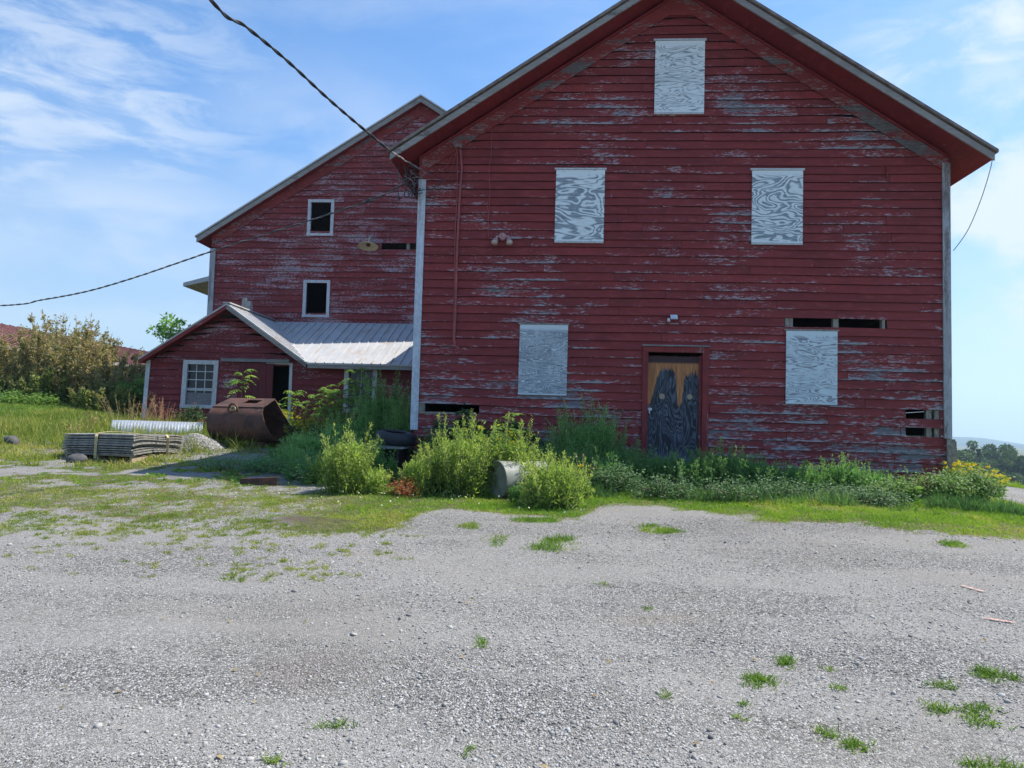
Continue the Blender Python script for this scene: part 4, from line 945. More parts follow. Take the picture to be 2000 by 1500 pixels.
strap('tan strap going over the front edge of the mat stack', pts)
pts = [(*P2(-.055, LC_ * .62), zA + .06), (*P2(-.055, LC_ * .62), zt_ + bend(0, LC_ * .62, 8) - .05)] + [(*P2(b, LC_ * .62 + b * .1), zt_ + bend(b, LC_ * .62, 8) + .006) for b in np.linspace(-.01, LB_, 9)]
strap('tan strap going over the long side of the mat stack', pts)
def rock(name, c_, s, label, m='rock', seed=0):
    r_ = random.Random(seed); mb = MB(); V = []; n1, n2 = 7, 12; Fs = []
    for i in range(n1 + 1):
        for j in range(n2):
            a = math.pi * i / n1; b = 2 * math.pi * j / n2; k = 1 + .22 * math.sin(3 * b + seed) * math.sin(2 * a) + r_.uniform(-.08, .08)
            V.append((c_[0] + s[0] * k * math.sin(a) * math.cos(b), c_[1] + s[1] * k * math.sin(a) * math.sin(b), c_[2] + s[2] * k * math.cos(a)))
    for i in range(n1):
        for j in range(n2): Fs.append((i * n2 + j, (i + 1) * n2 + j, (i + 1) * n2 + (j + 1) % n2, i * n2 + (j + 1) % n2))
    return tag(mesh_obj(name, V, Fs, M[m], None, None, True), label, 'rock')
p = gat(150, 903); rock('rock', (p[0], p[1], p[2] + .04), (.17, .13, .10), 'dark fieldstone at the front left corner of the pallet', seed=2)
p = gat(20, 868); rock('rock', (p[0], p[1], p[2] + .05), (.16, .13, .12), 'dark lump of stone in the tall grass at the left edge', seed=5)

# --- rusty loader bucket
bc = gat(475, 872); ang = math.radians(-9)
t = thing('loader_bucket', tuple(bc), 'rusty brown loader bucket lying on its back in front of the shed', 'bucket')
def bp(x, y, z): a, b = rotz((x, y), ang); return (bc[0] + a, bc[1] + b, bc[2] + z)
hw = .60; zo = .10
prof = [(.40, .90), (-.22, .70), (-.33, .58), (-.375, .40), (-.34, .22), (-.22, .08), (-.05, .02), (.15, .0), (.62, .03)]
mb = MB()
def shell(p, q, x0=-hw, x1=hw, th=.02):
    d = Vector((0, q[0] - p[0], q[1] - p[1])).normalized(); n = Vector((0, -d.z, d.y)) * th
    xa, xb = (x1, x1) if x1 != hw else (hw - .14 + .42 * (1 - p[1] / .9), hw - .14 + .42 * (1 - q[1] / .9))
    mb.hexa([bp(x0, p[0], p[1] + zo), bp(xa, p[0], p[1] + zo), bp(xa, p[0] + n.y, p[1] + n.z + zo), bp(x0, p[0] + n.y, p[1] + n.z + zo), bp(x0, q[0], q[1] + zo), bp(xb, q[0], q[1] + zo), bp(xb, q[0] + n.y, q[1] + n.z + zo), bp(x0, q[0] + n.y, q[1] + n.z + zo)])
pf = smooth_path([(0, a, b) for a, b in prof[1:]], 4); pf = [(v.y, v.z) for v in pf]
for p, q in zip(pf[:-1], pf[1:]): shell(p, q)
# top plate with a rectangular hole
p0, p1 = prof[1], prof[0]
def lerp2(s): return (p0[0] + (p1[0] - p0[0]) * s, p0[1] + (p1[1] - p0[1]) * s)
shell((.62, .03), (.60, .40)); shell((.60, .40), (.41, .89))
shell(lerp2(0), lerp2(.42)); shell(lerp2(.80), lerp2(1.)); shell(lerp2(.42), lerp2(.80), -hw, -.10); shell(lerp2(.42), lerp2(.80), .24, hw)
mb.obj('shell', M['rust'], t)
for s in (-1,):
    mb = MB(); poly = [(y, z + zo) for y, z in [prof[0]] + pf + [(.62, .06), (.45, .5)]]; n = len(poly); x0 = s * hw if s < 0 else hw - .16; x1 = s * (hw + .025) if s < 0 else hw - .135
    mb.add([bp(x0, y, z) for y, z in poly] + [bp(x1, y, z) for y, z in poly], [tuple(range(n)), tuple(range(n, 2 * n))[::-1]] + [(i, (i + 1) % n, n + (i + 1) % n, n + i) for i in range(n)]); mb.obj('side_plate', M['rust'], t)
mb = MB(); mb.beam(bp(.41 - hw, -.0, 0), bp(.41 - hw, 0, .01), .01, .01) if False else None
mb = MB(); mb.beam(bp(hw * .72, -.23, .71 + zo), bp(hw * .72, -.36, .25 + zo), .02, .05, up=(1, 0, 0)); mb.obj('rib', M['rust'], t); mb = MB(); mb.beam(bp(-.02, -.25, .72 + zo), bp(-.02, -.37, .25 + zo), .02, .06, up=(1, 0, 0)); mb.obj('rib', M['rust'], t)
mb = MB(); ring = [(bp(-.06 + .0, -.27 + .0, .0)) for i in range(1)]
cx_, cy_, cz_ = -.07, -.31, .66 + zo
mb.tube([bp(cx_ + .10 * math.cos(a), cy_ - .02, cz_ + .11 * math.sin(a)) for a in np.linspace(-.4, math.pi + .4, 14)], .022, 8); mb.obj('lifting_eye', M['rust'], t, True)
mb = MB(); mb.lathe([(0, 0), (.05, 0), (.05, .06), (.03, .07), (.03, .02), (0, .02)], bp(cx_, cy_ + .02, cz_ + .01), (0, -1, .1), 14); mb.obj('pin_boss', M['strap'], t)
mb = MB(); mb.tube([bp(-.2, .1, .80 + zo), bp(-.12, -.1, .77 + zo), bp(-.09, -.28, .68 + zo)], .012, 6); mb.obj('rod', M['rust'], t)
for s in (-.5, .2): mb = MB(); mb.box(tuple(np.array(bp(s, -.1, -.06))), tuple(np.array(bp(s, -.1, 0)) + np.array([.35, .25, .10]))); mb.obj('skid', M['rust'], t)

# --- half round culvert pipe
p = gat(215, 845); q = gat(372, 850); q = np.array([p[0] + (q[0] - p[0]), p[1] + .35 + 0 * q[1], 0])
t0 = Vector((p[0], p[1] + .1, Gz(p[0], p[1] + .1) - .02)); t1 = Vector((q[0] + .2, q[1] + .5, Gz(q[0], q[1] + .5) - .02)); d = (t1 - t0).normalized(); sd = Vector((0, 0, 1)).cross(d).normalized()
V = []; Fs = []; nl, na = 110, 20; L = (t1 - t0).length
for i in range(nl + 1):
    for j in range(na + 1):
        a = math.pi * j / na * 1.08 - .04 * math.pi; r_ = .33 + .004 * math.sin(i / nl * L / .068 * 2 * math.pi); V.append(t0 + d * (L * i / nl) + sd * (math.cos(a) * r_ * 1.1) + Vector((0, 0, math.sin(a) * r_ * .92)))
for i in range(nl):
    for j in range(na): k = i * (na + 1) + j; Fs.append((k, k + na + 1, k + na + 2, k + 1))
o = mesh_obj('culvert_pipe', V, Fs, M['galv'], None, None, True); md = o.modifiers.new('thick', 'SOLIDIFY'); md.thickness = .012
tag(o, 'half round corrugated galvanized culvert lying in the grass before the shed', 'pipe')

# --- black bin with a weathered board on top, the tyre on the board
c0 = gat(775, 930); c0 = np.array([-.48, -.42]); cz0 = Gz(c0[0], c0[1])
tp = at(760, 872, c0[1]); HT = tp[2] - cz0
t = thing('crate', (c0[0], c0[1], cz0), 'open black crate under a weathered board top, half hidden by weeds', 'crate')
mb = MB(); x0, x1, y0, y1 = c0[0] - .48, c0[0] + .42, c0[1] - .32, c0[1] + .38
for a, b_ in (((x0, y0, cz0), (x0 + .04, y1, cz0 + HT - .03)), ((x1 - .04, y0, cz0), (x1, y1, cz0 + HT - .03)), ((x0 + .042, y1 - .04, cz0), (x1 - .042, y1, cz0 + HT - .03)), ((x0 + .042, y0, cz0), (x1 - .042, y1 - .042, cz0 + .05)), ((x0 + .38, y0, cz0 + .052), (x0 + .43, y0 + .04, cz0 + HT - .03))): mb.box(a, b_)
mb.obj('frame', M['black_iron'], t)
mb = MB()
for i in range(5): mb.box((x0 - .06, y0 - .08 + i * .165, cz0 + HT - .028), (x1 + .08, y0 + .08 + i * .165, cz0 + HT + random.uniform(0, .006)))
mb.obj('top_boards', simple('old_tabletop', (.30, .30, .29), .9, scale=14, col2=(.17, .17, .17)), t)
tc_ = Vector((c0[0] + .25, c0[1] + .12, cz0 + HT + .01)); axv = Vector((.10, -.10, 1)).normalized()
mb = MB(); prof = [(.19, .03), (.195, .0), (.25, -.005), (.315, .02), (.338, .06), (.338, .145), (.315, .185), (.25, .21), (.195, .205), (.19, .175), (.205, .17), (.26, .185), (.30, .15), (.31, .10), (.30, .055), (.26, .02), (.205, .035), (.19, .03)]
mb.lathe(prof, tc_ + axv * .035, axv, 48)
mb2 = MB()
o = mb.obj('tyre', M['tyre'], None, True); tag(o, 'black tyre lying on the weathered board top beside the barn corner', 'tyre')
# --- pale drum
dc = gat(985, 975); dz = dc[2]
t = thing('drum', tuple(dc), 'pale grey steel drum lying on its side among the bright weeds', 'drum')
axd = Vector((.80, .58, .0)).normalized(); R_ = .25
base = Vector((dc[0] - .12, dc[1] + .12, dz + R_ * .97))
mb = MB(); mb.lathe([(0, .012), (R_ * .6, .010), (R_ * .93, .015), (R_ * .95, -.004), (R_ * 1.02, -.004), (R_ * 1.03, .012), (R_, .03), (R_, .26), (R_ * 1.03, .275), (R_, .29), (R_, .48), (R_ * 1.03, .495), (R_, .51), (R_, .70), (R_ * 1.02, .72), (0, .72)], base, axd, 40); mb.obj('body', M['drum'], t, True)
mb = MB(); mb.lathe([(0, 0), (.03, 0), (.03, -.012), (0, -.012)], base + Vector((-.05, .06, .13)), axd, 12); mb.obj('bung', M['rust'], t)
# --- rusty red steel pieces in the weeds
for (u, v, L, a, lab) in ((622, 925, .6, .35, 'red rusty steel channel lying by the front left weeds'), (505, 948, .5, .2, 'dark red steel beam lying in the shaded weeds'), (600, 812, .9, .1, 'rusty steel beam propped behind the bucket among weeds')):
    p = gat(u, v) if v > 850 else np.array([*at(u, 830, 3.2)[:2], Gz(*at(u, 830, 3.2)[:2])]); d = Vector((math.cos(a), math.sin(a), .06)); c_ = Vector(p) + Vector((0, 0, (.05 if u == 622 else .015) if v > 850 else .35))
    mb = MB(); mb.beam(c_ - d * L / 2, c_ + d * L / 2, .02, .16); mb.beam(c_ - d * L / 2 + Vector((0, .05, .08)), c_ + d * L / 2 + Vector((0, .05, .08)), .1, .015); mb.beam(c_ - d * L / 2 + Vector((0, .05, -.08)), c_ + d * L / 2 + Vector((0, .05, -.08)), .1, .015)
    tag(mb.obj('steel_beam', M['rust_red'] if u == 622 else M['rust']), lab, 'steel beam')
# --- pink survey paint strokes
for (u0, v0, u1, v1, lab) in ((1918, 1209, 1982, 1220, 'longer pink paint stroke on the gravel, nearer the camera'), (1878, 1147, 1921, 1159, 'fainter pink paint stroke on the gravel, farther off')):
    a = gat(u0, v0); b_ = gat(u1, v1); V = []; Fs = []; n = 16; dv = np.array([b_[1] - a[1], -(b_[0] - a[0])]); dv /= np.linalg.norm(dv)
    for i in range(n + 1):
        p = a[:2] + (b_[:2] - a[:2]) * i / n; w = random.uniform(.004, .014)
        for s in (-1, 1): q = p + dv * w * s; V.append((q[0], q[1], Gz(*q) + .012))
    for i in range(n): Fs.append((2 * i, 2 * i + 1, 2 * i + 3, 2 * i + 2))
    tag(mesh_obj('paint_mark', V, Fs, M['mark']), lab, 'paint mark')

# ================================================================== PLANTS
def arr(x): return np.asarray(x, float)
LEAF = {  # outlines: (along, across, lift) points and faces
    'blade': (arr([(0, -.5, 0), (0, .5, 0), (.55, .38, .05), (.55, -.38, .05), (1, 0, -.04)]), [(0, 1, 2, 3), (3, 2, 4, 4)]),
    'diamond': (arr([(0, 0, 0), (.45, .5, 0), (1, 0, 0), (.45, -.5, 0)]), [(0, 3, 2, 1)]),
    'lance': (arr([(0, 0, 0), (.3, .5, .05), (.3, -.5, .05), (.68, .38, .0), (.68, -.38, .0), (1, 0, -.12)]), [(0, 2, 1, 1), (1, 2, 4, 3), (3, 4, 5, 5)]),
    'broad': (arr([(0, 0, 0), (.05, .38, .06), (.05, -.38, .06), (.45, .52, .04), (.45, -.52, .04), (.8, .3, -.03), (.8, -.3, -.03), (1.05, 0, -.12)]), [(0, 2, 1, 1), (1, 2, 4, 3), (3, 4, 6, 5), (5, 6, 7, 7)]),
}
def leaves(P, D, L, Wd, tint, kind='diamond', upv=None, seed=0):
    """many leaves at once: base P, direction D, length L, width Wd -> verts, faces, tint"""
    rs = np.random.RandomState(seed); P = arr(P); D = arr(D); n = len(P); L = np.broadcast_to(L, n); Wd = np.broadcast_to(Wd, n)
    D = D / (np.linalg.norm(D, axis=1, keepdims=True) + 1e-9)
    if upv is None: R = rs.normal(size=(n, 3)) + np.array([0, 0, 1.])
    else: R = np.broadcast_to(upv, (n, 3)) + rs.normal(size=(n, 3)) * .25
    S = np.cross(D, R); S /= (np.linalg.norm(S, axis=1, keepdims=True) + 1e-9); U = np.cross(S, D)
    T, Fc = LEAF[kind]; m = len(T)
    V = P[:, None] + D[:, None] * (T[None, :, 0:1] * L[:, None, None]) + S[:, None] * (T[None, :, 1:2] * Wd[:, None, None]) + U[:, None] * (T[None, :, 2:3] * L[:, None, None])
    quads = [f for f in Fc]; Fa = (np.arange(n)[:, None, None] * m + np.array(quads)[None]).reshape(-1, 4)
    tt = np.broadcast_to(tint, n) if np.ndim(tint) else np.full(n, tint)
    return V.reshape(-1, 3), Fa, np.repeat(tt, m)
def mesh_leaves(name, parts, mat, parent=None, smooth=False):
    V = []; Fa = []; T = []; o = 0
    for v, f, t in parts: V.append(v); Fa.append(f + o); T.append(t); o += len(v)
    if not V: return None
    V = np.concatenate(V); Fa = np.concatenate(Fa); T = np.concatenate(T)
    tri = Fa[:, 2] == Fa[:, 3]
    # write as triangles + quads by hand
    b = np.zeros(3)
    if parent is not None:
        q = parent
        while q is not None: b += np.array(q.location); q = q.parent
        V = V - b; loc = None
    else:
        loc = np.array([V[:, 0].mean(), V[:, 1].mean(), V[:, 2].min()]); V = V - loc
    Q = Fa[~tri]; Tr = Fa[tri][:, :3]
    me = bpy.data.meshes.new(name); me.vertices.add(len(V)); me.vertices.foreach_set('co', V.ravel().astype(np.float32))
    li = np.concatenate([Q.ravel(), Tr.ravel()]).astype(np.int32); me.loops.add(len(li)); me.loops.foreach_set('vertex_index', li)
    ls = np.concatenate([np.arange(len(Q)) * 4, len(Q) * 4 + np.arange(len(Tr)) * 3]).astype(np.int32); me.polygons.add(len(ls)); me.polygons.foreach_set('loop_start', ls)
    me.update(calc_edges=True)
    a = me.attributes.new('tint', 'FLOAT', 'POINT'); a.data.foreach_set('value', T.astype(np.float32))
    me.materials.append(mat)
    if smooth: me.polygons.foreach_set('use_smooth', np.ones(len(me.polygons), bool))
    o = bpy.data.objects.new(name, me); COL.objects.link(o)
    if parent is not None: o.parent = parent
    else: o.location = loc
    return o
def stems_mesh(paths, radii, n=4):
    """tapering tubes: paths (k, m, 3) -> verts, faces"""
    V = []; Fa = []; o = 0
    for P, r in zip(paths, radii):
        P = arr(P); m = len(P); d = np.gradient(P, axis=0); d /= (np.linalg.norm(d, axis=1, keepdims=True) + 1e-9)
        a = np.cross(d, np.array([.31, .52, .79])); a /= (np.linalg.norm(a, axis=1, keepdims=True) + 1e-9); b = np.cross(d, a); t = 2 * np.pi * np.arange(n) / n
        rr_ = r * (1 - .75 * np.linspace(0, 1, m))
        ring = P[:, None] + (a[:, None] * np.cos(t)[None, :, None] + b[:, None] * np.sin(t)[None, :, None]) * rr_[:, None, None]
        V.append(ring.reshape(-1, 3)); i = np.arange(m - 1)[:, None] * n; k = np.arange(n)[None]; k2 = (k + 1) % n
        Fa.append(np.stack([i + k, i + k2, i + n + k2, i + n + k], -1).reshape(-1, 4) + o); o += m * n
    V = np.concatenate(V); return V, np.concatenate(Fa), np.zeros(len(V))
def rand_dir(rs, n, up=.3):
    v = rs.normal(size=(n, 3)); v[:, 2] = np.abs(v[:, 2]) * .6 + up; return v / np.linalg.norm(v, axis=1, keepdims=True)
def curve(base, d, H, droop, m, rs):
    """stem that starts along d and bends"""
    t = np.linspace(0, 1, m)[:, None]; side = np.array([d[0], d[1], 0.]); up = np.array([0, 0, 1.])
    w = rs.normal(size=3) * .03 * H
    return base + up * (t * H) + side * H * (t ** 1.3) - up * (droop * H * t ** 2.4) + w * np.sin(t * 3.1)
GRP = {}
def plant(name, label, cat, x, y, group):
    z = Gz(x, y); return thing(name, (x, y, z), label, cat, group)
def feathery(label, x, y, H, R, n, mat='feather', seed=0, group='feathery weeds along the barn', cat='weed', name='weed', leaf=.062, dens=1.5, lean=.62, extra=None):
    """tall branching weed of many plumed stems"""
    rs = np.random.RandomState(seed); t = plant(name, label, cat, x, y, group); n = int(n * 1.7); H *= 1.04
    paths = []; rad = []; LP = []; LD = []; LL = []; LT = []
    for i in range(n):
        a = rs.uniform(0, 2 * np.pi); r = R * math.sqrt(rs.uniform(0, 1)); h = H * (1 - .42 * (r / R) ** 2) * (rs.uniform(.78, 1.06) if i % 3 else rs.uniform(.40, .8)); px, py = x + math.cos(a) * r * .55, y + math.sin(a) * r * .45
        d = np.array([math.cos(a), math.sin(a)]) * (r / R) * lean * rs.uniform(.5, 1.1) * R / H
        P = curve(np.array([px, py, Gz(px, py) - .02]), d, h, .05 * rs.uniform(0, 2), 9, rs); paths.append(P); rad.append(.0055 + .003 * h)
        nb = int(26 * h / 1.0 * dens + 8); ts = np.sort(rs.uniform(.08, 1., nb)); st = rs.uniform(-.15, .15)
        for q in ts:
            k = q * 8; i0 = min(7, int(k)); p = P[i0] + (P[i0 + 1] - P[i0]) * (k - i0); tang = P[i0 + 1] - P[i0]; tang /= np.linalg.norm(tang)
            bl = (.17 * (1 - q) ** .9 + .022) * (h ** .5) * rs.uniform(.6, 1.2); bd = rand_dir(rs, 1, .25)[0] + tang * .7; bd /= np.linalg.norm(bd)
            m = max(3, int(bl / .022)); s = np.linspace(.1, 1, m)[:, None]
            LP.append(p + bd * bl * s + np.array([0, 0, .35]) * bl * s * s * .6); e = rs.normal(size=(m, 3)) * .75 + bd * .9 + np.array([0, 0, .25]); LD.append(e)
            LL.append(leaf * rs.uniform(.55, 1.25, m) * (1 - .45 * q)); LT.append(np.clip(.2 + .55 * q + st + rs.normal(0, .16, m), 0, 1))
            if q < .85 and bl > .07: paths.append(np.stack([p, p + bd * bl * .6 + [0, 0, .07 * bl], p + bd * bl + [0, 0, .21 * bl]])); rad.append(.002)
    nf = int(4200 * R * H); q = rs.uniform(0, 1, nf); a = rs.uniform(0, 6.28, nf); r_ = np.sqrt(rs.uniform(0, 1, nf)) * R * .8 * (1 - .55 * q); fx = x + np.cos(a) * r_; fy = y + np.sin(a) * r_ * .8
    LP.append(np.stack([fx, fy, G(fx, fy) + q * H * .58], -1)); LD.append(rs.normal(size=(nf, 3)) + [0, 0, .35]); LL.append(leaf * rs.uniform(.7, 1.5, nf)); LT.append(np.clip(.25 + .25 * q + rs.normal(0, .15, nf), 0, 1))
    LP = np.concatenate(LP); LD = np.concatenate(LD); LL = np.concatenate(LL); LT = np.concatenate(LT)
    mesh_leaves('foliage', [leaves(LP, LD, LL, LL * .21 + .002, LT, 'diamond', seed=seed)], M[mat], t)
    mesh_leaves('stem', [stems_mesh(paths, rad, 3)], M['stem'], t)
    return t
def goldenrod(label, x, y, H, R, n, seed=0, flowers=1., mat='broad', leaf=.09, group='goldenrod clumps', fmat='yellow', cat='flower', name='goldenrod'):
    rs = np.random.RandomState(seed); t = plant(name, label, cat, x, y, group)
    paths = []; rad = []; LP = []; LD = []; LL = []; LT = []; FP = []; FD = []
    for i in range(n):
        a = rs.uniform(0, 2 * np.pi); r = R * math.sqrt(rs.uniform(0, 1)); h = H * rs.uniform(.65, 1.); px, py = x + math.cos(a) * r * .8, y + math.sin(a) * r * .6
        d = np.array([math.cos(a), math.sin(a)]) * .22 * r / R; P = curve(np.array([px, py, Gz(px, py) - .02]), d, h, .06, 8, rs); paths.append(P); rad.append(.005)
        nl = int(34 * h + 10); q = rs.uniform(.12, .97, nl); k = np.minimum(6, (q * 7).astype(int)); fr = (q * 7 - k)[:, None]; p = P[k] * (1 - fr) + P[k + 1] * fr
        ang = rs.uniform(0, 2 * np.pi, nl); LD.append(np.stack([np.cos(ang), np.sin(ang), rs.uniform(-.1, .9, nl)], -1)); LP.append(p); LL.append(leaf * (1.15 - .6 * q) * rs.uniform(.6, 1.2, nl)); LT.append(np.clip(.2 + .5 * q + rs.normal(0, .18, nl), 0, 1))
        if rs.uniform() < flowers:
            for j in range(7):
                s = rs.uniform(.80, 1.0); b = P[min(7, int(s * 7))]; dd = rand_dir(rs, 1, .3)[0]; L = .10 * rs.uniform(.5, 1.1) * (1.4 - s + .2); m = 14; tt = rs.uniform(0, 1, m)[:, None]
                FP.append(b + dd * L * tt + np.array([0, 0, -.25]) * L * tt * tt + rs.normal(size=(m, 3)) * .006); FD.append(rs.normal(size=(m, 3)) + [0, 0, .8])
    mesh_leaves('foliage', [leaves(np.concatenate(LP), np.concatenate(LD), np.concatenate(LL), np.concatenate(LL) * .26, np.concatenate(LT), 'lance', seed=seed)], M[mat], t)
    mesh_leaves('stem', [stems_mesh(paths, rad, 3)], M['stem'], t)
    if FP: FP = np.concatenate(FP); FD = np.concatenate(FD); mesh_leaves('flower_head', [leaves(FP, FD, .017, .014, rs.uniform(0, 1, len(FP)), 'diamond', seed=seed)], M[fmat], t)
    return t
def sumac(label, x, y, H, stems, seed=0, frond=.42, group='young sumac plants'):
    rs = np.random.RandomState(seed); t = plant('sumac', label, 'shrub', x, y, group); paths = []; rad = []; LP = []; LD = []; LL = []; LT = []
    for i in range(stems):
        a0 = rs.uniform(0, 6.28); h = H * (1 if i == 0 else rs.uniform(.6, .95)); px, py = x + math.cos(a0) * .14 * i, y + math.sin(a0) * .14 * i
        P = curve(np.array([px, py, Gz(px, py) - .02]), np.array([math.cos(a0), math.sin(a0)]) * .10, h, 0, 8, rs); paths.append(P); rad.append(.014)
        nf = int(11 + 5 * h)
        for j in range(nf):
            q = rs.uniform(.42, 1.) if j > 5 else 1 - j * .03; k = min(6, int(q * 7)); p = P[k] + (P[k + 1] - P[k]) * (q * 7 - k); a = j * 2.4 + rs.uniform(-.3, .3); L = frond * rs.uniform(.7, 1.1) * (1.15 - .4 * q)
            hd = np.array([math.cos(a), math.sin(a), 0]); upk = .95 if q > .9 else .55; s = np.linspace(0, 1, 10)[:, None]; R_ = p + hd * L * s * .9 + np.array([0, 0, 1.]) * L * (upk * s - .75 * s * s); paths.append(R_); rad.append(.004)
            side = np.array([-math.sin(a), math.cos(a), 0]); tn = rs.uniform(-.2, .25)
            for g in range(2, 10):
                for sg in (-1, 1):
                    LP.append(R_[g]); LD.append(hd * .45 + side * sg + np.array([0, 0, -.42]) + rs.normal(size=3) * .12); LL.append(L * .30 * math.sin(.5 + g * .26) * rs.uniform(.85, 1.1)); LT.append(np.clip(.5 + tn + rs.normal(0, .12), 0, 1))
            LP.append(R_[9]); LD.append(hd + np.array([0, 0, -.6])); LL.append(L * .25); LT.append(.5 + tn)
    LL = arr(LL); mesh_leaves('foliage', [leaves(arr(LP), arr(LD), LL, LL * .28, arr(LT), 'lance', upv=np.array([0, 0, 1.]), seed=seed)], M['sumac'], t)
    mesh_leaves('stem', [stems_mesh(paths, rad, 4)], M['stem_brown'], t); return t
def leafy(label, x, y, H, R, n, mat='vine', leaf=.09, seed=0, group='leafy vines on the wall', name='vine', cat='vine', asp=.9, ry=None):
    """mound of broad leaves on twigs"""
    rs = np.random.RandomState(seed); t = plant(name, label, cat, x, y, group); ry = ry or R * .6; LP = []; LD = []; paths = []; rad = []
    ns = max(6, n // 60)
    for i in range(ns):
        a = rs.uniform(0, 6.28); r = math.sqrt(rs.uniform(0, 1)); e = np.array([x + math.cos(a) * r * R, y + math.sin(a) * r * ry, Gz(x, y) + H * (1 - .5 * r * r) * rs.uniform(.55, 1.)]); b = np.array([x + math.cos(a) * r * R * .4, y + math.sin(a) * r * ry * .4, Gz(x, y) - .02])
        s = np.linspace(0, 1, 7)[:, None]; P = b + (e - b) * s + np.array([0, 0, .2 * H]) * np.sin(s * 3.14) + rs.normal(size=3) * .05 * np.sin(s * 6); paths.append(P); rad.append(.006)
        m = n // ns; q = rs.uniform(.1, 1, m); k = np.minimum(5, (q * 6).astype(int)); fr = (q * 6 - k)[:, None]; LP.append(P[k] * (1 - fr) + P[k + 1] * fr + rs.normal(size=(m, 3)) * .06); LD.append(rs.normal(size=(m, 3)) * [1, 1, .5] + [0, -.3, -.1])
    LP = np.concatenate(LP); LD = np.concatenate(LD); LL = leaf * rs.uniform(.5, 1.25, len(LP))
    mesh_leaves('foliage', [leaves(LP, LD, LL, LL * asp, np.clip(rs.normal(.45, .25, len(LP)), 0, 1), 'broad' if asp > .5 else 'lance', upv=np.array([0, -.6, .8]), seed=seed)], M[mat], t); mesh_leaves('stem', [stems_mesh(paths, rad, 3)], M['stem_brown'], t); return t
def twiggy(label, x, y, H, R, n, mat='willow', seed=0, leaf=.045, group='willow shrubs at the left', name='willow_shrub', cat='shrub', spread=.30, per=70, bark='stem_brown', ry=None, width=.33, zlo=.12):
    rs = np.random.RandomState(seed); t = plant(name, label, cat, x, y, group); paths = []; rad = []; LP = []; LD = []; LT = []
    for i in range(n):
        a = rs.uniform(0, 6.28); r = math.sqrt(rs.uniform(0, 1)); px, py = x + math.cos(a) * r * R, y + math.sin(a) * r * (ry or R); h = H * rs.uniform(.62, 1.) * (1 - .25 * r * r)
        P = curve(np.array([px, py, Gz(px, py) - .03]), np.array([math.cos(a), math.sin(a)]) * spread * r, h, .03, 10, rs); paths.append(P); rad.append(.004 + .0035 * h)
        st = rs.uniform(-.22, .22)
        for j in range(int(5 + 3 * h)):
            q = rs.uniform(.2, .95); k = min(8, int(q * 9)); p = P[k]; d = rand_dir(rs, 1, .55)[0]; L = h * .17 * (1.2 - q) * rs.uniform(.6, 1.3); s = np.linspace(0, 1, 4)[:, None]; B = p + d * L * s + np.array([0, 0, .3 * L]) * s * s; paths.append(B); rad.append(.0025)
            m = int(per / 8 * (1.3 - .3 * q)); tt = rs.uniform(0, 1, m)[:, None]; LP.append(p + d * L * tt + np.array([0, 0, .3 * L]) * tt * tt + rs.normal(size=(m, 3)) * .02); LD.append(d + rs.normal(size=(m, 3)) * .8); LT.append(np.clip(.25 + .5 * q + st + rs.normal(0, .2, m), 0, 1))
        m = per // 3; q = rs.uniform(zlo, 1, m); k = np.minimum(8, (q * 9).astype(int)); LP.append(P[k] + (P[k + 1] - P[k]) * rs.uniform(0, 1, (m, 1))); LD.append(rs.normal(size=(m, 3)) + [0, 0, .6]); LT.append(np.clip(.3 + .5 * q + st + rs.normal(0, .2, m), 0, 1))
    LP = np.concatenate(LP); LD = np.concatenate(LD); LT = np.concatenate(LT); LL = leaf * rs.uniform(.6, 1.4, len(LP))
    mesh_leaves('foliage', [leaves(LP, LD, LL, LL * width, LT, 'diamond', seed=seed)], M[mat], t); mesh_leaves('stem', [stems_mesh(paths, rad, 3)], M[bark], t); return t
def X(u, Y, v=850): return float(at(u, v, Y)[0])
def Hof(u, v, Y): return float(at(u, v, Y)[2] - Gz(at(u, v, Y)[0], Y))

# --- lit weeds in front
feathery('bright feathery weed, tallest of the sunlit front row, left of the tyre', X(680, -2.95), -2.95, Hof(680, 812, -2.95), .52, 30, seed=1)
feathery('small bright feathery weed in front of the black crate, between two bigger ones', X(812, -3.0), -3.0, Hof(812, 866, -3.0), .30, 13, seed=2)
feathery('low sprawling feathery weed at the foot of the tall front one', X(735, -3.), -3., Hof(735, 895, -3.), .30, 10, seed=3)
feathery('very wide bright feathery weed between the crate and the drum', X(898, -2.75), -2.75, Hof(898, 796, -2.75), .66, 44, seed=4)
feathery('bright feathery weed leaning behind the pale drum', X(995, -2.55), -2.55, Hof(995, 806, -2.55), .60, 32, seed=5)
feathery('round bright weed hiding the right end of the pale drum', X(1082, -3.5), -3.5, Hof(1082, 866, -3.5), .58, 36, seed=6)
feathery('narrow thin weed standing before the open crate', X(768, -2.1), -2.1, Hof(768, 872, -2.1), .10, 4, seed=7, mat='feather_shade')
goldenrod('goldenrod in the gap between the bucket and the lean-to window', X(600, 2.6), 2.6, Hof(600, 800, 2.6), .5, 30, seed=57, flowers=.4)
sumac('low sumac in front of the lean-to wall, nearest the tall dark weed', X(655, 4.6), 4.6, Hof(655, 770, 4.6), 3, seed=67, frond=.5)
feathery('low feathery sprig at the right foot of the drum', X(1012, -3.2), -3.2, .26, .14, 6, seed=8, mat='feather_shade')
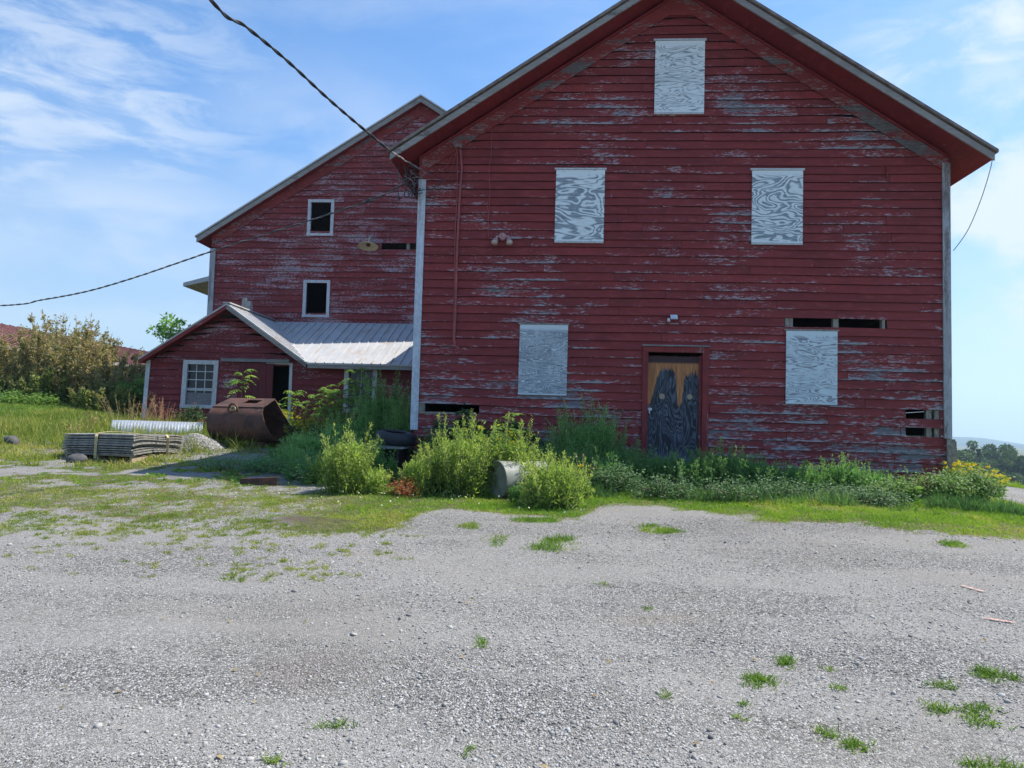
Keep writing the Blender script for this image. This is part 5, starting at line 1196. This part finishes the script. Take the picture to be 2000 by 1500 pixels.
# --- shaded weeds
feathery('mid green weed in the barn shadow between the bucket and the tall dark weed', X(652, .2), .2, Hof(652, 830, .2), .55, 34, 'feather_mid', seed=191)
feathery('mid green weed joining the crate to the wide sunlit weed, behind the tyre', X(845, .6), .6, Hof(845, 822, .6), .40, 22, 'feather_mid', seed=192)
feathery('tall dark weed against the wall, left part of the bushy pair below the streaky plywood', X(1118, -.9), -.9, Hof(1118, 812, -.9), .55, 40, 'feather_mid', seed=181)
feathery('dark weed between the bushy pair and the sunlit drum plants, in front', X(1140, -1.7), -1.7, Hof(1140, 858, -1.7), .50, 30, 'feather_shade', seed=182)
feathery('bright sprigs hanging over the top of the pale drum', X(1022, -2.75), -2.75, Hof(1022, 868, -2.75), .30, 16, seed=171)
feathery('dark weed at the front of the shadow, left of the sunlit row', X(592, -1.9), -1.9, Hof(592, 888, -1.9), .42, 20, 'feather_shade', seed=161)
feathery('low dark weed farthest left in the barn shadow, before the bucket', X(528, -.9), -.9, Hof(528, 892, -.9), .45, 18, 'feather_shade', seed=162)
feathery('dark weed in the middle of the barn shadow, behind the steel beams', X(578, -1.0), -1.0, Hof(578, 862, -1.0), .50, 24, 'feather_mid', seed=163)
feathery('dark weed directly under the bucket opening', X(590, 1.4), 1.4, Hof(590, 832, 1.4), .50, 22, 'feather_mid', seed=164)
feathery('feathery weed half behind the tallest sunlit one, to its left', X(638, -2.3), -2.3, Hof(638, 872, -2.3), .42, 18, seed=151)
feathery('sunlit feathery weed squeezed between the crate and the wide one', X(850, -2.6), -2.6, Hof(850, 850, -2.6), .36, 18, seed=152)
feathery('sunlit feathery weed just right of the round weed, by the teasels', X(1128, -2.9), -2.9, Hof(1128, 905, -2.9), .34, 14, seed=153)
feathery('dark weed in front of the bushy one, right of the teasels', X(1190, -2.0), -2.0, Hof(1190, 872, -2.0), .60, 28, 'feather_shade', seed=154)
feathery('dark weed behind the tallest sunlit one, right above the crate', X(722, -.9), -.9, Hof(722, 838, -.9), .45, 24, 'feather_mid', seed=155)
feathery('dark weed by the wall between the wide bright weed and the bushy one', X(1060, -1.4), -1.4, Hof(1060, 835, -1.4), .45, 22, 'feather_shade', seed=156)
feathery('tallest dark feathery weed, against the lean-to by the white corner board', X(745, 1.6), 1.6, Hof(745, 712, 1.6), .95, 70, 'feather_mid', seed=11)
feathery('dark feathery weed to the left of the tallest one, before the lean-to window', X(672, 1.2), 1.2, Hof(672, 790, 1.2), .75, 44, 'feather_mid', seed=12)
feathery('dark feathery weed rising right beside the white corner board', X(792, .9), .9, Hof(792, 755, .9), .50, 34, 'feather_mid', seed=13)
feathery('dark weed between the bucket and the front row', X(610, -.3), -.3, Hof(610, 828, -.3), .65, 36, 'feather_mid', seed=14)
feathery('low dark weed right of the bucket opening', X(560, .2), .2, Hof(560, 860, .2), .50, 22, 'feather_shade', seed=15)
feathery('dark bushy weed below the streaky plywood, largest left of the door', X(1155, -.75), -.75, Hof(1160, 768, -.75), .80, 58, 'feather_mid', seed=16)
feathery('dark weed filling the gap between the bushy one and the door', X(1215, -1.1), -1.1, Hof(1215, 842, -1.1), .62, 34, 'feather_shade', seed=17)
feathery('dark weed between the drum plants and the bushy one', X(1105, -.8), -.8, Hof(1100, 852, -.8), .40, 16, 'feather_shade', seed=18)
lab = ['low weed at the left half of the barn door sill', 'low weed in front of the right half of the door sill', 'spiky weed just right of the door frame', 'low weed under the wall, second to the right of the door', 'low dark weed beneath the brightest plywood sheet', 'thin tall weed right of the brightest plywood sheet', 'low weed along the wall left of the milkweed']
for i, (u, v, Y, R, n) in enumerate([(1275, 905, -1.5, .60, 24), (1345, 912, -1.7, .58, 24), (1408, 892, -1.6, .55, 24), (1478, 915, -1.5, .60, 24), (1560, 935, -1.4, .58, 22), (1640, 925, -1.4, .52, 20), (1712, 950, -1.4, .46, 18)]):
    feathery(lab[i], X(u, Y), Y, Hof(u, v - 40, Y), R * 1.12, int(n * 1.6), 'feather_shade', seed=30 + i, group='low weeds under the barn wall')
for i, (u, v, Y, R, lb) in enumerate([(1190, 905, -2.3, .60, 'low spreading weed in front of the dark bushy weed'), (1300, 935, -2.6, .62, 'low spreading weed before the left door frame'), (1440, 935, -2.6, .62, 'low spreading weed in front of the spiky weed'), (1535, 948, -2.3, .60, 'low spreading weed below the brightest plywood sheet, nearest the gravel'), (1640, 955, -2.3, .60, 'low spreading weed in front of the thin tall one'), (1715, 962, -2.5, .5, 'small spreading weed left of the milkweed foot')]):
    leafy(lb, X(u, Y), Y, Hof(u, v - 8 + 6 * (i % 3), Y), R * (.8 + .15 * (i % 3)), 1900, 'low_shade', .045, seed=140 + i, group='low weeds under the barn wall', name='weed', cat='weed', asp=.4)
feathery('dark sprig weed beside the vine at the barn corner', X(838, -.4), -.4, Hof(838, 830, -.4), .26, 10, 'feather_shade', seed=41)
leafy('dark round leaved vine over the open slot at the left wall', X(893, -.35), -.35, Hof(893, 782, -.35), .55, 700, seed=42)
leafy('dark vine climbing behind the bright weeds, below the streaky plywood', X(1000, -.4), -.4, Hof(1000, 808, -.4), .55, 600, seed=43)
# --- goldenrod and sumac
goldenrod('goldenrod with orange yellow heads beside the rusty bucket', X(568, 3.6), 3.6, Hof(568, 788, 3.6), .55, 34, seed=51, flowers=.55)
goldenrod('goldenrod clump between the bucket and the dark weeds', X(622, 3.2), 3.2, Hof(622, 808, 3.2), .50, 26, seed=52, flowers=.5)
goldenrod('goldenrod topping the wide bright weed, left of the streaky plywood', X(955, -2.45), -2.45, Hof(955, 803, -2.45), .42, 30, seed=53, flowers=.35, leaf=.13)
goldenrod('goldenrod among the round weed right of the drum', X(1085, -3.1), -3.1, Hof(1085, 880, -3.1), .30, 16, seed=54, flowers=.3)
goldenrod('tall goldenrod in bloom against the sky at the right barn corner', X(1905, -.2), -.2, Hof(1903, 892, -.2), .52, 46, seed=55, flowers=.85)
goldenrod('goldenrod stem leaning out to the right, past the barn corner', X(1938, -.4), -.4, Hof(1938, 925, -.4), .16, 9, seed=56, flowers=1.)
sumac('young sumac growing in front of the sliding door', X(467, 5.6), 5.6, Hof(467, 730, 5.6), 1, seed=61, frond=.55)
sumac('sumac directly beside the open shed doorway', X(560, 5.5), 5.5, Hof(560, 768, 5.5), 2, seed=62, frond=.5)
sumac('sumac standing before the lean-to window, its top against the glass', X(702, 5.6), 5.6, Hof(702, 724, 5.6), 2, seed=63, frond=.52)
sumac('broad sumac between the doorway and the lean-to window', X(636, 5.2), 5.2, Hof(636, 756, 5.2), 3, seed=64, frond=.52)
sumac('sumac leaning right of the broad one, under the lean-to eave', X(674, 5.3), 5.3, Hof(675, 750, 5.3), 2, seed=65, frond=.5)
sumac('single sumac sprout poking out of the bright weeds by the wall', X(985, -2.3), -2.3, Hof(985, 812, -2.3), 1, seed=66, frond=.3)
# --- milkweed and corner weeds
goldenrod('milkweed with broad pale leaves near the right end of the wall', X(1785, -2.3), -2.3, Hof(1785, 940, -2.3), .07, 3, seed=71, flowers=0, leaf=.17, name='milkweed', cat='weed', group='weeds at the right corner')
leafy('leafy green bush below the grey corner board', X(1832, -1.9), -1.9, Hof(1832, 925, -1.9), .55, 4600, 'broad', .05, seed=72, group='weeds at the right corner', name='weed', cat='weed', asp=.4)
leafy('leafy bush just outside the right barn corner', X(1888, -1.7), -1.7, Hof(1888, 912, -1.7), .50, 4600, 'broad', .045, seed=73, group='weeds at the right corner', name='weed', cat='weed', asp=.4)
leafy('low leafy bush between the milkweed and the corner bush', X(1745, -1.9), -1.9, Hof(1745, 950, -1.9), .5, 3000, 'broad', .05, seed=74, group='weeds at the right corner', name='weed', cat='weed', asp=.4)
twiggy('thin reddish seed stalks in front of the grey corner board', X(1812, -2.0), -2.0, Hof(1812, 905, -2.), .16, 9, 'dry_red', seed=75, leaf=.02, group='weeds at the right corner', name='weed', cat='weed', per=40)
leafy('orange red leaved plant on the ground before the crate', X(790, -3.2), -3.2, Hof(790, 938, -3.2), .24, 800, 'orange_leaf', .032, seed=76, group='low plants in front of the weeds', name='weed', cat='weed', asp=.4)
leafy('low green ground plant between the drum and the round weed', X(1110, -2.9), -2.9, .22, .32, 700, 'broad', .045, seed=77, group='low plants in front of the weeds', name='weed', cat='weed', asp=.4)
leafy('low dark creeping plants in the shadow right of the mat stack', X(470, -1.1), -1.1, .26, .85, 2600, 'feather_shade', .04, seed=78, group='low plants in the barn shadow', name='weed', cat='weed', asp=.4)
leafy('low dark creeping plants behind the red steel beam', X(580, -1.3), -1.3, .34, .7, 2400, 'feather_shade', .04, seed=79, group='low plants in the barn shadow', name='weed', cat='weed', asp=.4)
leafy('low dark plants under the front left feathery weed', X(625, -2.2), -2.2, .26, .55, 2000, 'feather_shade', .04, seed=80, group='low plants in the barn shadow', name='weed', cat='weed', asp=.4)
leafy('low plants at the foot of the wide feathery weed', X(880, -2.5), -2.5, .30, .5, 2000, 'feather_shade', .04, seed=81, group='low plants in front of the weeds', name='weed', cat='weed', asp=.4)
# --- teasels
t = plant('teasel', 'dry teasels with brown seed heads right of the round bright weed', 'weed', X(1145, -2.2), -2.2, 'teasels'); rs = np.random.RandomState(5)
for (u, v) in ((1125, 893), (1139, 892), (1160, 908), (1148, 925)):
    tip = at(u, v, -2.2); b = np.array([X(1143, -2.2), -2.2, Gz(X(1143, -2.2), -2.2)]); mb = MB(); mb.tube(smooth_path([b, (b * .45 + tip * .55) + [0, 0, -.05], tip], 5), .004, 5); st = mb.obj('stem', M['dry'].copy() if False else simple('dry_teasel_stem', (.42, .40, .22), .9), t)
    mb = MB(); mb.lathe([(0, -.03), (.013, -.02), (.017, .005), (.012, .03), (0, .04)], tip, (0, 0, 1), 10); mb.obj('seed_head', simple('teasel_head', (.33, .24, .16), .95, scale=90, bump=.8), t)
P_ = rs.uniform(-.08, .08, (14, 3)) + [b[0], b[1], b[2] + .25]; mesh_leaves('leaf', [leaves(P_, rand_dir(rs, 14, .1), .14, .022, rs.uniform(0, 1, 14), 'lance', seed=4)], M['dry'], t)
# --- left side shrubs
for i, (u, v, Y, R, n, mt, lb) in enumerate([(60, 655, 13.5, 1.3, 46, 'willow', 'leftmost tall willow shrub with reddish brown leaves'), (122, 632, 12.2, 1.2, 54, 'willow', 'tallest willow shrub, second from the left'), (175, 660, 11.6, 1.2, 48, 'willow', 'willow shrub right of the tallest one'),
        (228, 690, 11.0, 1.15, 44, 'willow', 'rightmost willow shrub, next to the shed'), (205, 745, 9.6, .9, 30, 'willow_green', 'shorter greener willow shrub in front of the rightmost one'), (88, 715, 10.6, .65, 22, 'willow_green', 'narrow green willow shrub in front of the tallest one'),
        (18, 730, 11.5, 1.0, 26, 'willow_green', 'low green shrub at the left edge')]):
    twiggy(lb, X(u, Y), Y, Hof(u, v, Y) * (1.28 if i == 1 else 1.25 if i in (0, 2) else 1.08), R, int(n * 1.6), mt, seed=90 + i, leaf=.085, per=200, width=.40)
leafy('green bush squeezed between the willows and the shed corner', X(262, 10.), 10., Hof(262, 722, 10.), .8, 2600, 'sumac', .11, seed=98, group='willow shrubs at the left', name='shrub', cat='shrub', asp=.4)
leafy('low bright green bush under the leftmost willows', X(40, 9.6), 9.6, Hof(40, 765, 9.6), 1.3, 2600, 'sumac', .09, seed=99, group='willow shrubs at the left', name='shrub', cat='shrub', asp=.4)
# --- dry stalks and meadow weeds by the shed
def stalks(label, x, y, H, R, n, mat, seed, group='dry stalks by the shed'):
    return twiggy(label, x, y, H, R, n, mat, seed=seed, leaf=.035, group=group, name='dry_stalks', cat='weed', spread=.55, per=34, bark='dry_bark' if mat == 'dry' else 'dry_bark_red')
M['dry_bark'] = simple('tan_stalk', (.36, .29, .14), .9); M['dry_bark_red'] = simple('reddish_stalk', (.40, .22, .13), .9)
stalks('tan dry stalks outside the left corner of the shed', X(252, 6.0), 6.0, Hof(252, 748, 6.), .55, 24, 'dry', 101)
stalks('reddish dry stalks below the sash window of the shed', X(318, 6.2), 6.2, Hof(318, 760, 6.2), .50, 26, 'dry_red', 102)
stalks('small reddish dry stalks left of the bucket', X(408, 5.4), 5.4, Hof(408, 808, 5.4), .45, 12, 'dry_red', 103)
leafy('small dark green bush under the sash window of the shed', X(372, 6.4), 6.4, Hof(372, 785, 6.4), .5, 800, 'vine', .07, seed=104, group='plants in front of the shed', name='shrub', cat='shrub', asp=.5)
for i, (u, v, Y, lb) in enumerate([(112, 798, 3.4, 'tall green branching weed above the left end of the mats'), (178, 790, 4.2, 'dry branching weed behind the mats, leaning left'), (200, 795, 4.6, 'tall leafy green stalk left of the culvert mouth'), (150, 825, 3.0, 'small dry branching weed straight behind the mat stack'), (60, 835, 3.2, 'thin weed with pale flowers at the far left')]):
    twiggy(lb, X(u, Y), Y, Hof(u, v, Y), .12, 4, 'weedgrass' if i in (0, 2, 4) else 'dry', seed=110 + i, leaf=.07, per=30, spread=.5, group='single tall weeds in the meadow', name='weed', cat='weed', bark='stem' if i in (0, 2, 4) else 'dry_bark')
# --- the tree behind the shed
def tree(name, label, x, y, H, R, zc, mat, seed, group, nleaf=5000, leaf=.22, kind='round', bark='bark', base=None, cat='tree'):
    rs = np.random.RandomState(seed); zb = Gz(x, y) if base is None else base
    t = thing(name, (x, y, zb), label, cat, group); paths = []; rad = []; cl = []
    top = zb + H; cz = zb + H * zc; tr = [np.array([x, y, zb - .2]), np.array([x + rs.normal() * .02 * H, y, zb + H * .35]), np.array([x + rs.normal() * .03 * H, y, zb + H * .9])]; trunk = stems_mesh([tr], [H * .022], 7)
    nb = 26
    for i in range(nb):
        if kind == 'cone':
            q = rs.uniform(.12, 1); a = rs.uniform(0, 6.28); r = R * (1.05 - q) * rs.uniform(.5, 1); c_ = np.array([x + math.cos(a) * r, y + math.sin(a) * r, zb + H * q]); s0 = np.array([x, y, zb + H * q]); sz = R * .28 * (1.25 - q)
        else:
            d = rs.normal(size=3); d /= np.linalg.norm(d); rr_ = rs.uniform(.35, 1) ** .6; c_ = np.array([x + d[0] * R * rr_, y + d[1] * R * rr_, cz + d[2] * (top - cz) * rr_ * (1 if d[2] > 0 else .8)]); s0 = np.array([x, y, zb + H * rs.uniform(.25, .6)]); sz = R * rs.uniform(.22, .42)
        cl.append((c_, sz)); paths.append([s0, (s0 + c_) / 2 + [0, 0, .04 * H], c_]); rad.append(H * .006)
    LP = []; LT = []; LD = []
    for c_, sz in cl:
        m = nleaf // nb; d = rs.normal(size=(m, 3)); d /= np.linalg.norm(d, axis=1, keepdims=True); rr_ = rs.uniform(.3, 1, (m, 1)) ** .5; LP.append(c_ + d * sz * rr_ * [1, 1, .75]); LD.append(d + rs.normal(size=(m, 3)) * .8 + [0, 0, -.2]); LT.append(np.clip(rs.uniform(.15, .75) + rs.normal(0, .15, m), 0, 1))
    LP = np.concatenate(LP); LD = np.concatenate(LD); LL = leaf * rs.uniform(.6, 1.3, len(LP)); mesh_leaves('crown', [leaves(LP, LD, LL, LL * .6, np.concatenate(LT), 'diamond', seed=seed)], M[mat], t)
    mesh_leaves('trunk', [trunk], M[bark], t); mesh_leaves('limb', [stems_mesh(paths, rad, 4)], M[bark], t); return t
ty = 15.5; tree('tree', 'small bright green tree showing above the shed roof, left of the rear barn', X(336, ty, 640), ty, Hof(336, 612, ty), .72, .80, 'bright_tree', 201, None, 520, .17)
# --- far wood at the right
protos = []
rs = np.random.RandomState(77)
def dup_tree(o, x, y, s, rz, label):
    c_ = o.copy(); COL.objects.link(c_); c_.location = (x, y, float(min(G(x, y), -9)) ); c_.scale = (s, s, s * rs.uniform(.9, 1.12)); c_.rotation_euler = (0, 0, rz); c_['label'] = label
    for ch in o.children: k_ = ch.copy(); COL.objects.link(k_); k_.parent = c_
    return c_
FY = 225.
spots = []
for i in range(38): spots.append((92 + i * 4.6 + rs.uniform(-1.5, 1.5), FY + rs.uniform(-5, 5), 0))
for i in range(32): spots.append((88 + i * 5.6 + rs.uniform(-2, 2), FY + 26 + rs.uniform(-6, 6), 1))
for i in range(30): spots.append((90 + i * 5.2, FY - 12 + rs.uniform(-3, 3), 2))
kinds = ['broad crowned tree in the distant wood beyond the right barn corner', 'pointed dark evergreen in the distant wood beyond the right barn corner']
P0 = {}
for i, (x, y, row) in enumerate(spots):
    cone = (i % 5 == 2) and row < 2; key = ('c', i % 2) if cone else ('r', i % 3)
    s = (1.16 if row == 1 else .98 if row == 0 else .6) * rs.uniform(.85, 1.12) * (1 - .10 * float(x > 130))
    if key not in P0:
        o = tree('evergreen_tree' if cone else 'tree', kinds[1 if cone else 0], 0., 0., 14.5 if cone else 13.5, 2.6 if cone else 4.6, .56, 'conifer' if cone else 'tree', 300 + i, 'trees of the distant wood', 7000, .62 if not cone else .45, 'cone' if cone else 'round', base=0.)
        P0[key] = o; o.location = (x, y, float(min(G(x, y), -9))); o.scale = (s, s, s); o.rotation_euler = (0, 0, rs.uniform(0, 6)); continue
    dup_tree(P0[key], x, y, s, rs.uniform(0, 6), kinds[1 if cone else 0])

# ================================================================== GRASS AND GRAVEL
def scatter_blades(name, n, region, Hh, wd, mat, seed, label_kind='grass', dens=None, leafk='blade', clump=6, upk=1.2):
    rs = np.random.RandomState(seed); x0, x1, y0, y1 = region; m = n * 3; x = rs.uniform(x0, x1, m); y = rs.uniform(y0, y1, m); d = dens(x, y); keep = rs.uniform(0, 1, m) < d; x, y = x[keep][:n], y[keep][:n]; d = d[keep][:n]
    x = np.repeat(x, clump) + rs.normal(0, .022, len(x) * clump); y = np.repeat(y, clump) + rs.normal(0, .022, len(y) * clump); dd = np.repeat(d, clump)
    z = G(x, y); k = len(x); D = rs.normal(size=(k, 3)) * [1, 1, .25] + [0, 0, upk]; L = Hh * rs.uniform(.35, 1.1, k) * (.5 + .6 * dd)
    hue = fbm(x, y, 1.1, 21); tn = np.clip(hue * 1.3 - .15 + rs.normal(0, .18, k), 0, 1)
    o = mesh_leaves(name, [leaves(np.stack([x, y, z - .004], -1), D, L, wd, tn, leafk, seed=seed)], mat); o['kind'] = 'stuff'; return o
def patch_blades(name, mat, seed, hh=.06, per=2600, pw=()):
    rs = np.random.RandomState(seed); Xs = []; Ys = []; Hs = []
    for (px_, py_, a, b, s) in pw:
        a, b = a * .82, b * .82; m = int(per * .75 * a * b * s * 3.14 + 8); k = rs.randint(3, 7); cx = rs.normal(0, .45, (k, 2)); q = cx[rs.randint(0, k, m)] + rs.normal(0, .26, (m, 2)); Xs.append(px_ + q[:, 0] * a); Ys.append(py_ + q[:, 1] * b); Hs.append(np.full(m, .6 + .5 * s))
    x = np.concatenate(Xs); y = np.concatenate(Ys); h = np.concatenate(Hs); c_ = 3; x = np.repeat(x, c_) + rs.normal(0, .010, len(x) * c_); y = np.repeat(y, c_) + rs.normal(0, .010, len(y) * c_); h = np.repeat(h, c_); k = len(x)
    D = rs.normal(size=(k, 3)) * [1, 1, .2] + [0, 0, .9]; L = hh * h * rs.uniform(.3, 1.1, k); tn = np.clip(fbm(x, y, 2.5, 5) * 1.2 - .2 + rs.normal(0, .2, k), 0, 1)
    o = mesh_leaves(name, [leaves(np.stack([x, y, G(x, y) - .003], -1), D, L, .0055, tn, 'blade', seed=seed)], mat); o['kind'] = 'stuff'
patch_blades('grass_tufts', M['lawn'], 55, pw=PW[:25]); patch_blades('dry_grass_tufts', M['weedgrass'], 56, .05, 2400, PW[25:])
def verge(x, y):
    g = grassd(x, y); g = np.where((y > 0) & (x > -.1) & (x < 9), 0, g); return np.clip((g - .25) * 1.4, 0, 1) * (.35 + .65 * sstep(.3, .6, fbm(x, y, 3, 12)))
scatter_blades('grass', 42000, (-7.5, 9.5, -5.2, .2), .055, .006, M['grass'], 1, dens=lambda x, y: verge(x, y) * (.4 + .6 * sstep(-2, 1.5, x)))
scatter_blades('grass', 5000, (-9, 11, -10.5, -3.2), .05, .006, M['grass'], 2, dens=lambda x, y: np.where(y < np.interp(x, EDGE[:, 0], EDGE[:, 1]) + .1, verge(x, y), 0) * 1.)
scatter_blades('grass', 5000, (-3, 8, -10.8, -5.5), .045, .005, M['lawn'], 3, dens=lambda x, y: verge(x, y))
scatter_blades('grass', 15000, (8.5, 15, -4, 9), .10, .010, M['grass'], 4, dens=lambda x, y: verge(x, y))
scatter_blades('meadow_grass', 15000, (-12, -1.5, -1.6, 9), .17, .011, M['weedgrass'], 5, dens=lambda x, y: np.clip(grassd(x, y) - .2, 0, 1) * (.25 + .75 * sstep(.35, .6, fbm(x, y, 1.3, 31))) * np.where((x > -4) & (y < 1.), .35, 1) * np.where((y > 7.7) & (x > -9.6), 0, 1), clump=5)
scatter_blades('tall_verge_grass', 1100, (2.6, 9.3, -2.9, -1.9), .22, .008, M['low_shade'], 62, dens=lambda x, y: sstep(.40, .62, fbm(x, y, 2.2, 71)) * np.where(y > -2.9 + .25 * np.sin(x * 2), 1., .15), upk=1.8)
scatter_blades('dry_verge_grass', 15000, (-7, 10, -5.2, -2.2), .045, .006, M['dry'], 61, dens=lambda x, y: verge(x, y) * sstep(.9, .3, grassd(x, y)) * .9 + verge(x, y) * .12)
scatter_blades('lawn_grass', 30000, (-24, -7.5, 2.2, 13), .10, .014, M['lawn'], 6, dens=lambda x, y: grassd(x, y))
scatter_blades('field_grass', 9000, (10, 30, 6, 30), .18, .02, M['grass'], 7, dens=lambda x, y: np.where(grassd(x, y) > .3, 1., 0.))
scatter_blades('tall_meadow_weeds', 1200, (-11., -3.2, 1.2, 7), .42, .012, M['weedgrass'], 8, dens=lambda x, y: np.where((y < 7.5), .25 + .75 * sstep(.4, .6, fbm(x, y, .8, 44)), 0), upk=2.2)
scatter_blades('low_verge_weeds', 2600, (-3.5, 9.5, -3.4, -.4), .11, .05, M['broad'], 9, dens=lambda x, y: np.clip(grassd(x, y) - .5, 0, 1) * sstep(-3.6, -1.6, y), leafk='broad', clump=4, upk=.6)
rs = np.random.RandomState(3); x = rs.uniform(-2.5, 3, 90); y = rs.uniform(-4.2, -3, 90); k_ = grassd(x, y) > .5; x, y = x[k_], y[k_]
o = mesh_leaves('clover_flowers', [leaves(np.stack([x, y, G(x, y) + .05], -1), rand_dir(rs, len(x), .5), .022, .02, rs.uniform(0, 1, len(x)), 'broad', seed=4)], M['clover']); o['kind'] = 'stuff'
# loose stones
ICO = None
def stones(name, X_, Y_, Z_, S_, seed, mat='stone', bias=0.):
    rs = np.random.RandomState(seed); n = len(X_); ph = (1 + 5 ** .5) / 2
    B = arr([(-1, ph, 0), (1, ph, 0), (-1, -ph, 0), (1, -ph, 0), (0, -1, ph), (0, 1, ph), (0, -1, -ph), (0, 1, -ph), (ph, 0, -1), (ph, 0, 1), (-ph, 0, -1), (-ph, 0, 1)]) / 1.9
    T = np.array([(0, 11, 5), (0, 5, 1), (0, 1, 7), (0, 7, 10), (0, 10, 11), (1, 5, 9), (5, 11, 4), (11, 10, 2), (10, 7, 6), (7, 1, 8), (3, 9, 4), (3, 4, 2), (3, 2, 6), (3, 6, 8), (3, 8, 9), (4, 9, 5), (2, 4, 11), (6, 2, 10), (8, 6, 7), (9, 8, 1)])
    V = B[None] * (1 + rs.uniform(-.28, .28, (n, 12, 1))); sc = np.stack([rs.uniform(.7, 1.5, n), rs.uniform(.6, 1.1, n), rs.uniform(.35, .75, n)], -1); V = V * sc[:, None]
    a = rs.uniform(0, 6.28, n); c_, s_ = np.cos(a), np.sin(a); tl = rs.normal(0, .35, n)
    y2 = V[..., 1] * np.cos(tl)[:, None] - V[..., 2] * np.sin(tl)[:, None]; z2 = V[..., 1] * np.sin(tl)[:, None] + V[..., 2] * np.cos(tl)[:, None]
    V = np.stack([V[..., 0] * c_[:, None] - y2 * s_[:, None], V[..., 0] * s_[:, None] + y2 * c_[:, None], z2], -1) * S_[:, None, None] + np.stack([X_, Y_, Z_], -1)[:, None]
    F_ = (np.arange(n)[:, None, None] * 12 + T[None]).reshape(-1, 3); tn = np.repeat(np.clip(rs.beta(1.6, 1.3, n) + bias, 0, 1), 12)
    o = mesh_obj(name, V.reshape(-1, 3), F_, M[mat], None, {'tint': tn}); o['kind'] = 'stuff'; return o
rs = np.random.RandomState(8); n = 90000
d = 3.0 + 6.0 * rs.uniform(0, 1, n) ** 1.25; th = rs.uniform(-.74, .66, n); x = CX + np.sin(th - .07) * d / np.cos(th) * .98; y = -CD + d
k_ = (fbm(x, y, .9, 5) + rs.normal(0, .10, n) > .44) & (grassd(x, y) < .5); x, y = x[k_], y[k_]; S_ = np.exp(rs.normal(math.log(.0047), .38, len(x)))
stones('loose_gravel', x, y, G(x, y) + S_ * .15, S_, 9)
n = 260; x = rs.uniform(-6, 9, n); y = rs.uniform(-11, -2.5, n); o = mesh_leaves('dead_leaves', [leaves(np.stack([x, y, G(x, y) + .012], -1), rs.normal(size=(n, 3)) * [1, 1, .15], .035 * rs.uniform(.4, 1.2, n), .02, rs.uniform(0, 1, n), 'lance', upv=np.array([0, 0, 1.]), seed=6)], M['dry']); o['kind'] = 'stuff'
n = 420; x = rs.uniform(-4, 8, n); y = rs.uniform(-11, -4, n); k_ = grassd(x, y) < .4; x, y = x[k_], y[k_]; S_ = np.exp(rs.normal(math.log(.011), .35, len(x))); stones('larger_stones', x, y, G(x, y) + S_ * .2, S_, 19)
pm = at(378, 880, 1.9); n = 5200; a = rs.uniform(0, 6.28, n); r = np.sqrt(rs.uniform(0, 1, n)); x = pm[0] + np.cos(a) * r * .62; y = pm[1] + np.sin(a) * r * .55; h = .30 * (1 - r ** 1.5)
stones('gravel_pile', x, y, G(x, y) + h, np.full(n, .022) * rs.uniform(.6, 1.3, n), 10, bias=-.1)

# ================================================================== AIR
mh = bpy.data.materials.new('haze'); mh.use_nodes = True; nt = mh.node_tree; nt.nodes.clear()
o_ = nt.nodes.new('ShaderNodeOutputMaterial'); pv = nt.nodes.new('ShaderNodeVolumePrincipled'); pv.inputs['Color'].default_value = (.58, .77, 1, 1); pv.inputs['Density'].default_value = .00026; pv.inputs['Anisotropy'].default_value = .3
nt.links.new(pv.outputs[0], o_.inputs['Volume'])
mb = MB(); mb.box((-5200, -5200, -18), (5200, 5200, 170)); hz = mb.obj('haze', mh); hz['kind'] = 'stuff'; hz.data.materials[0] = mh
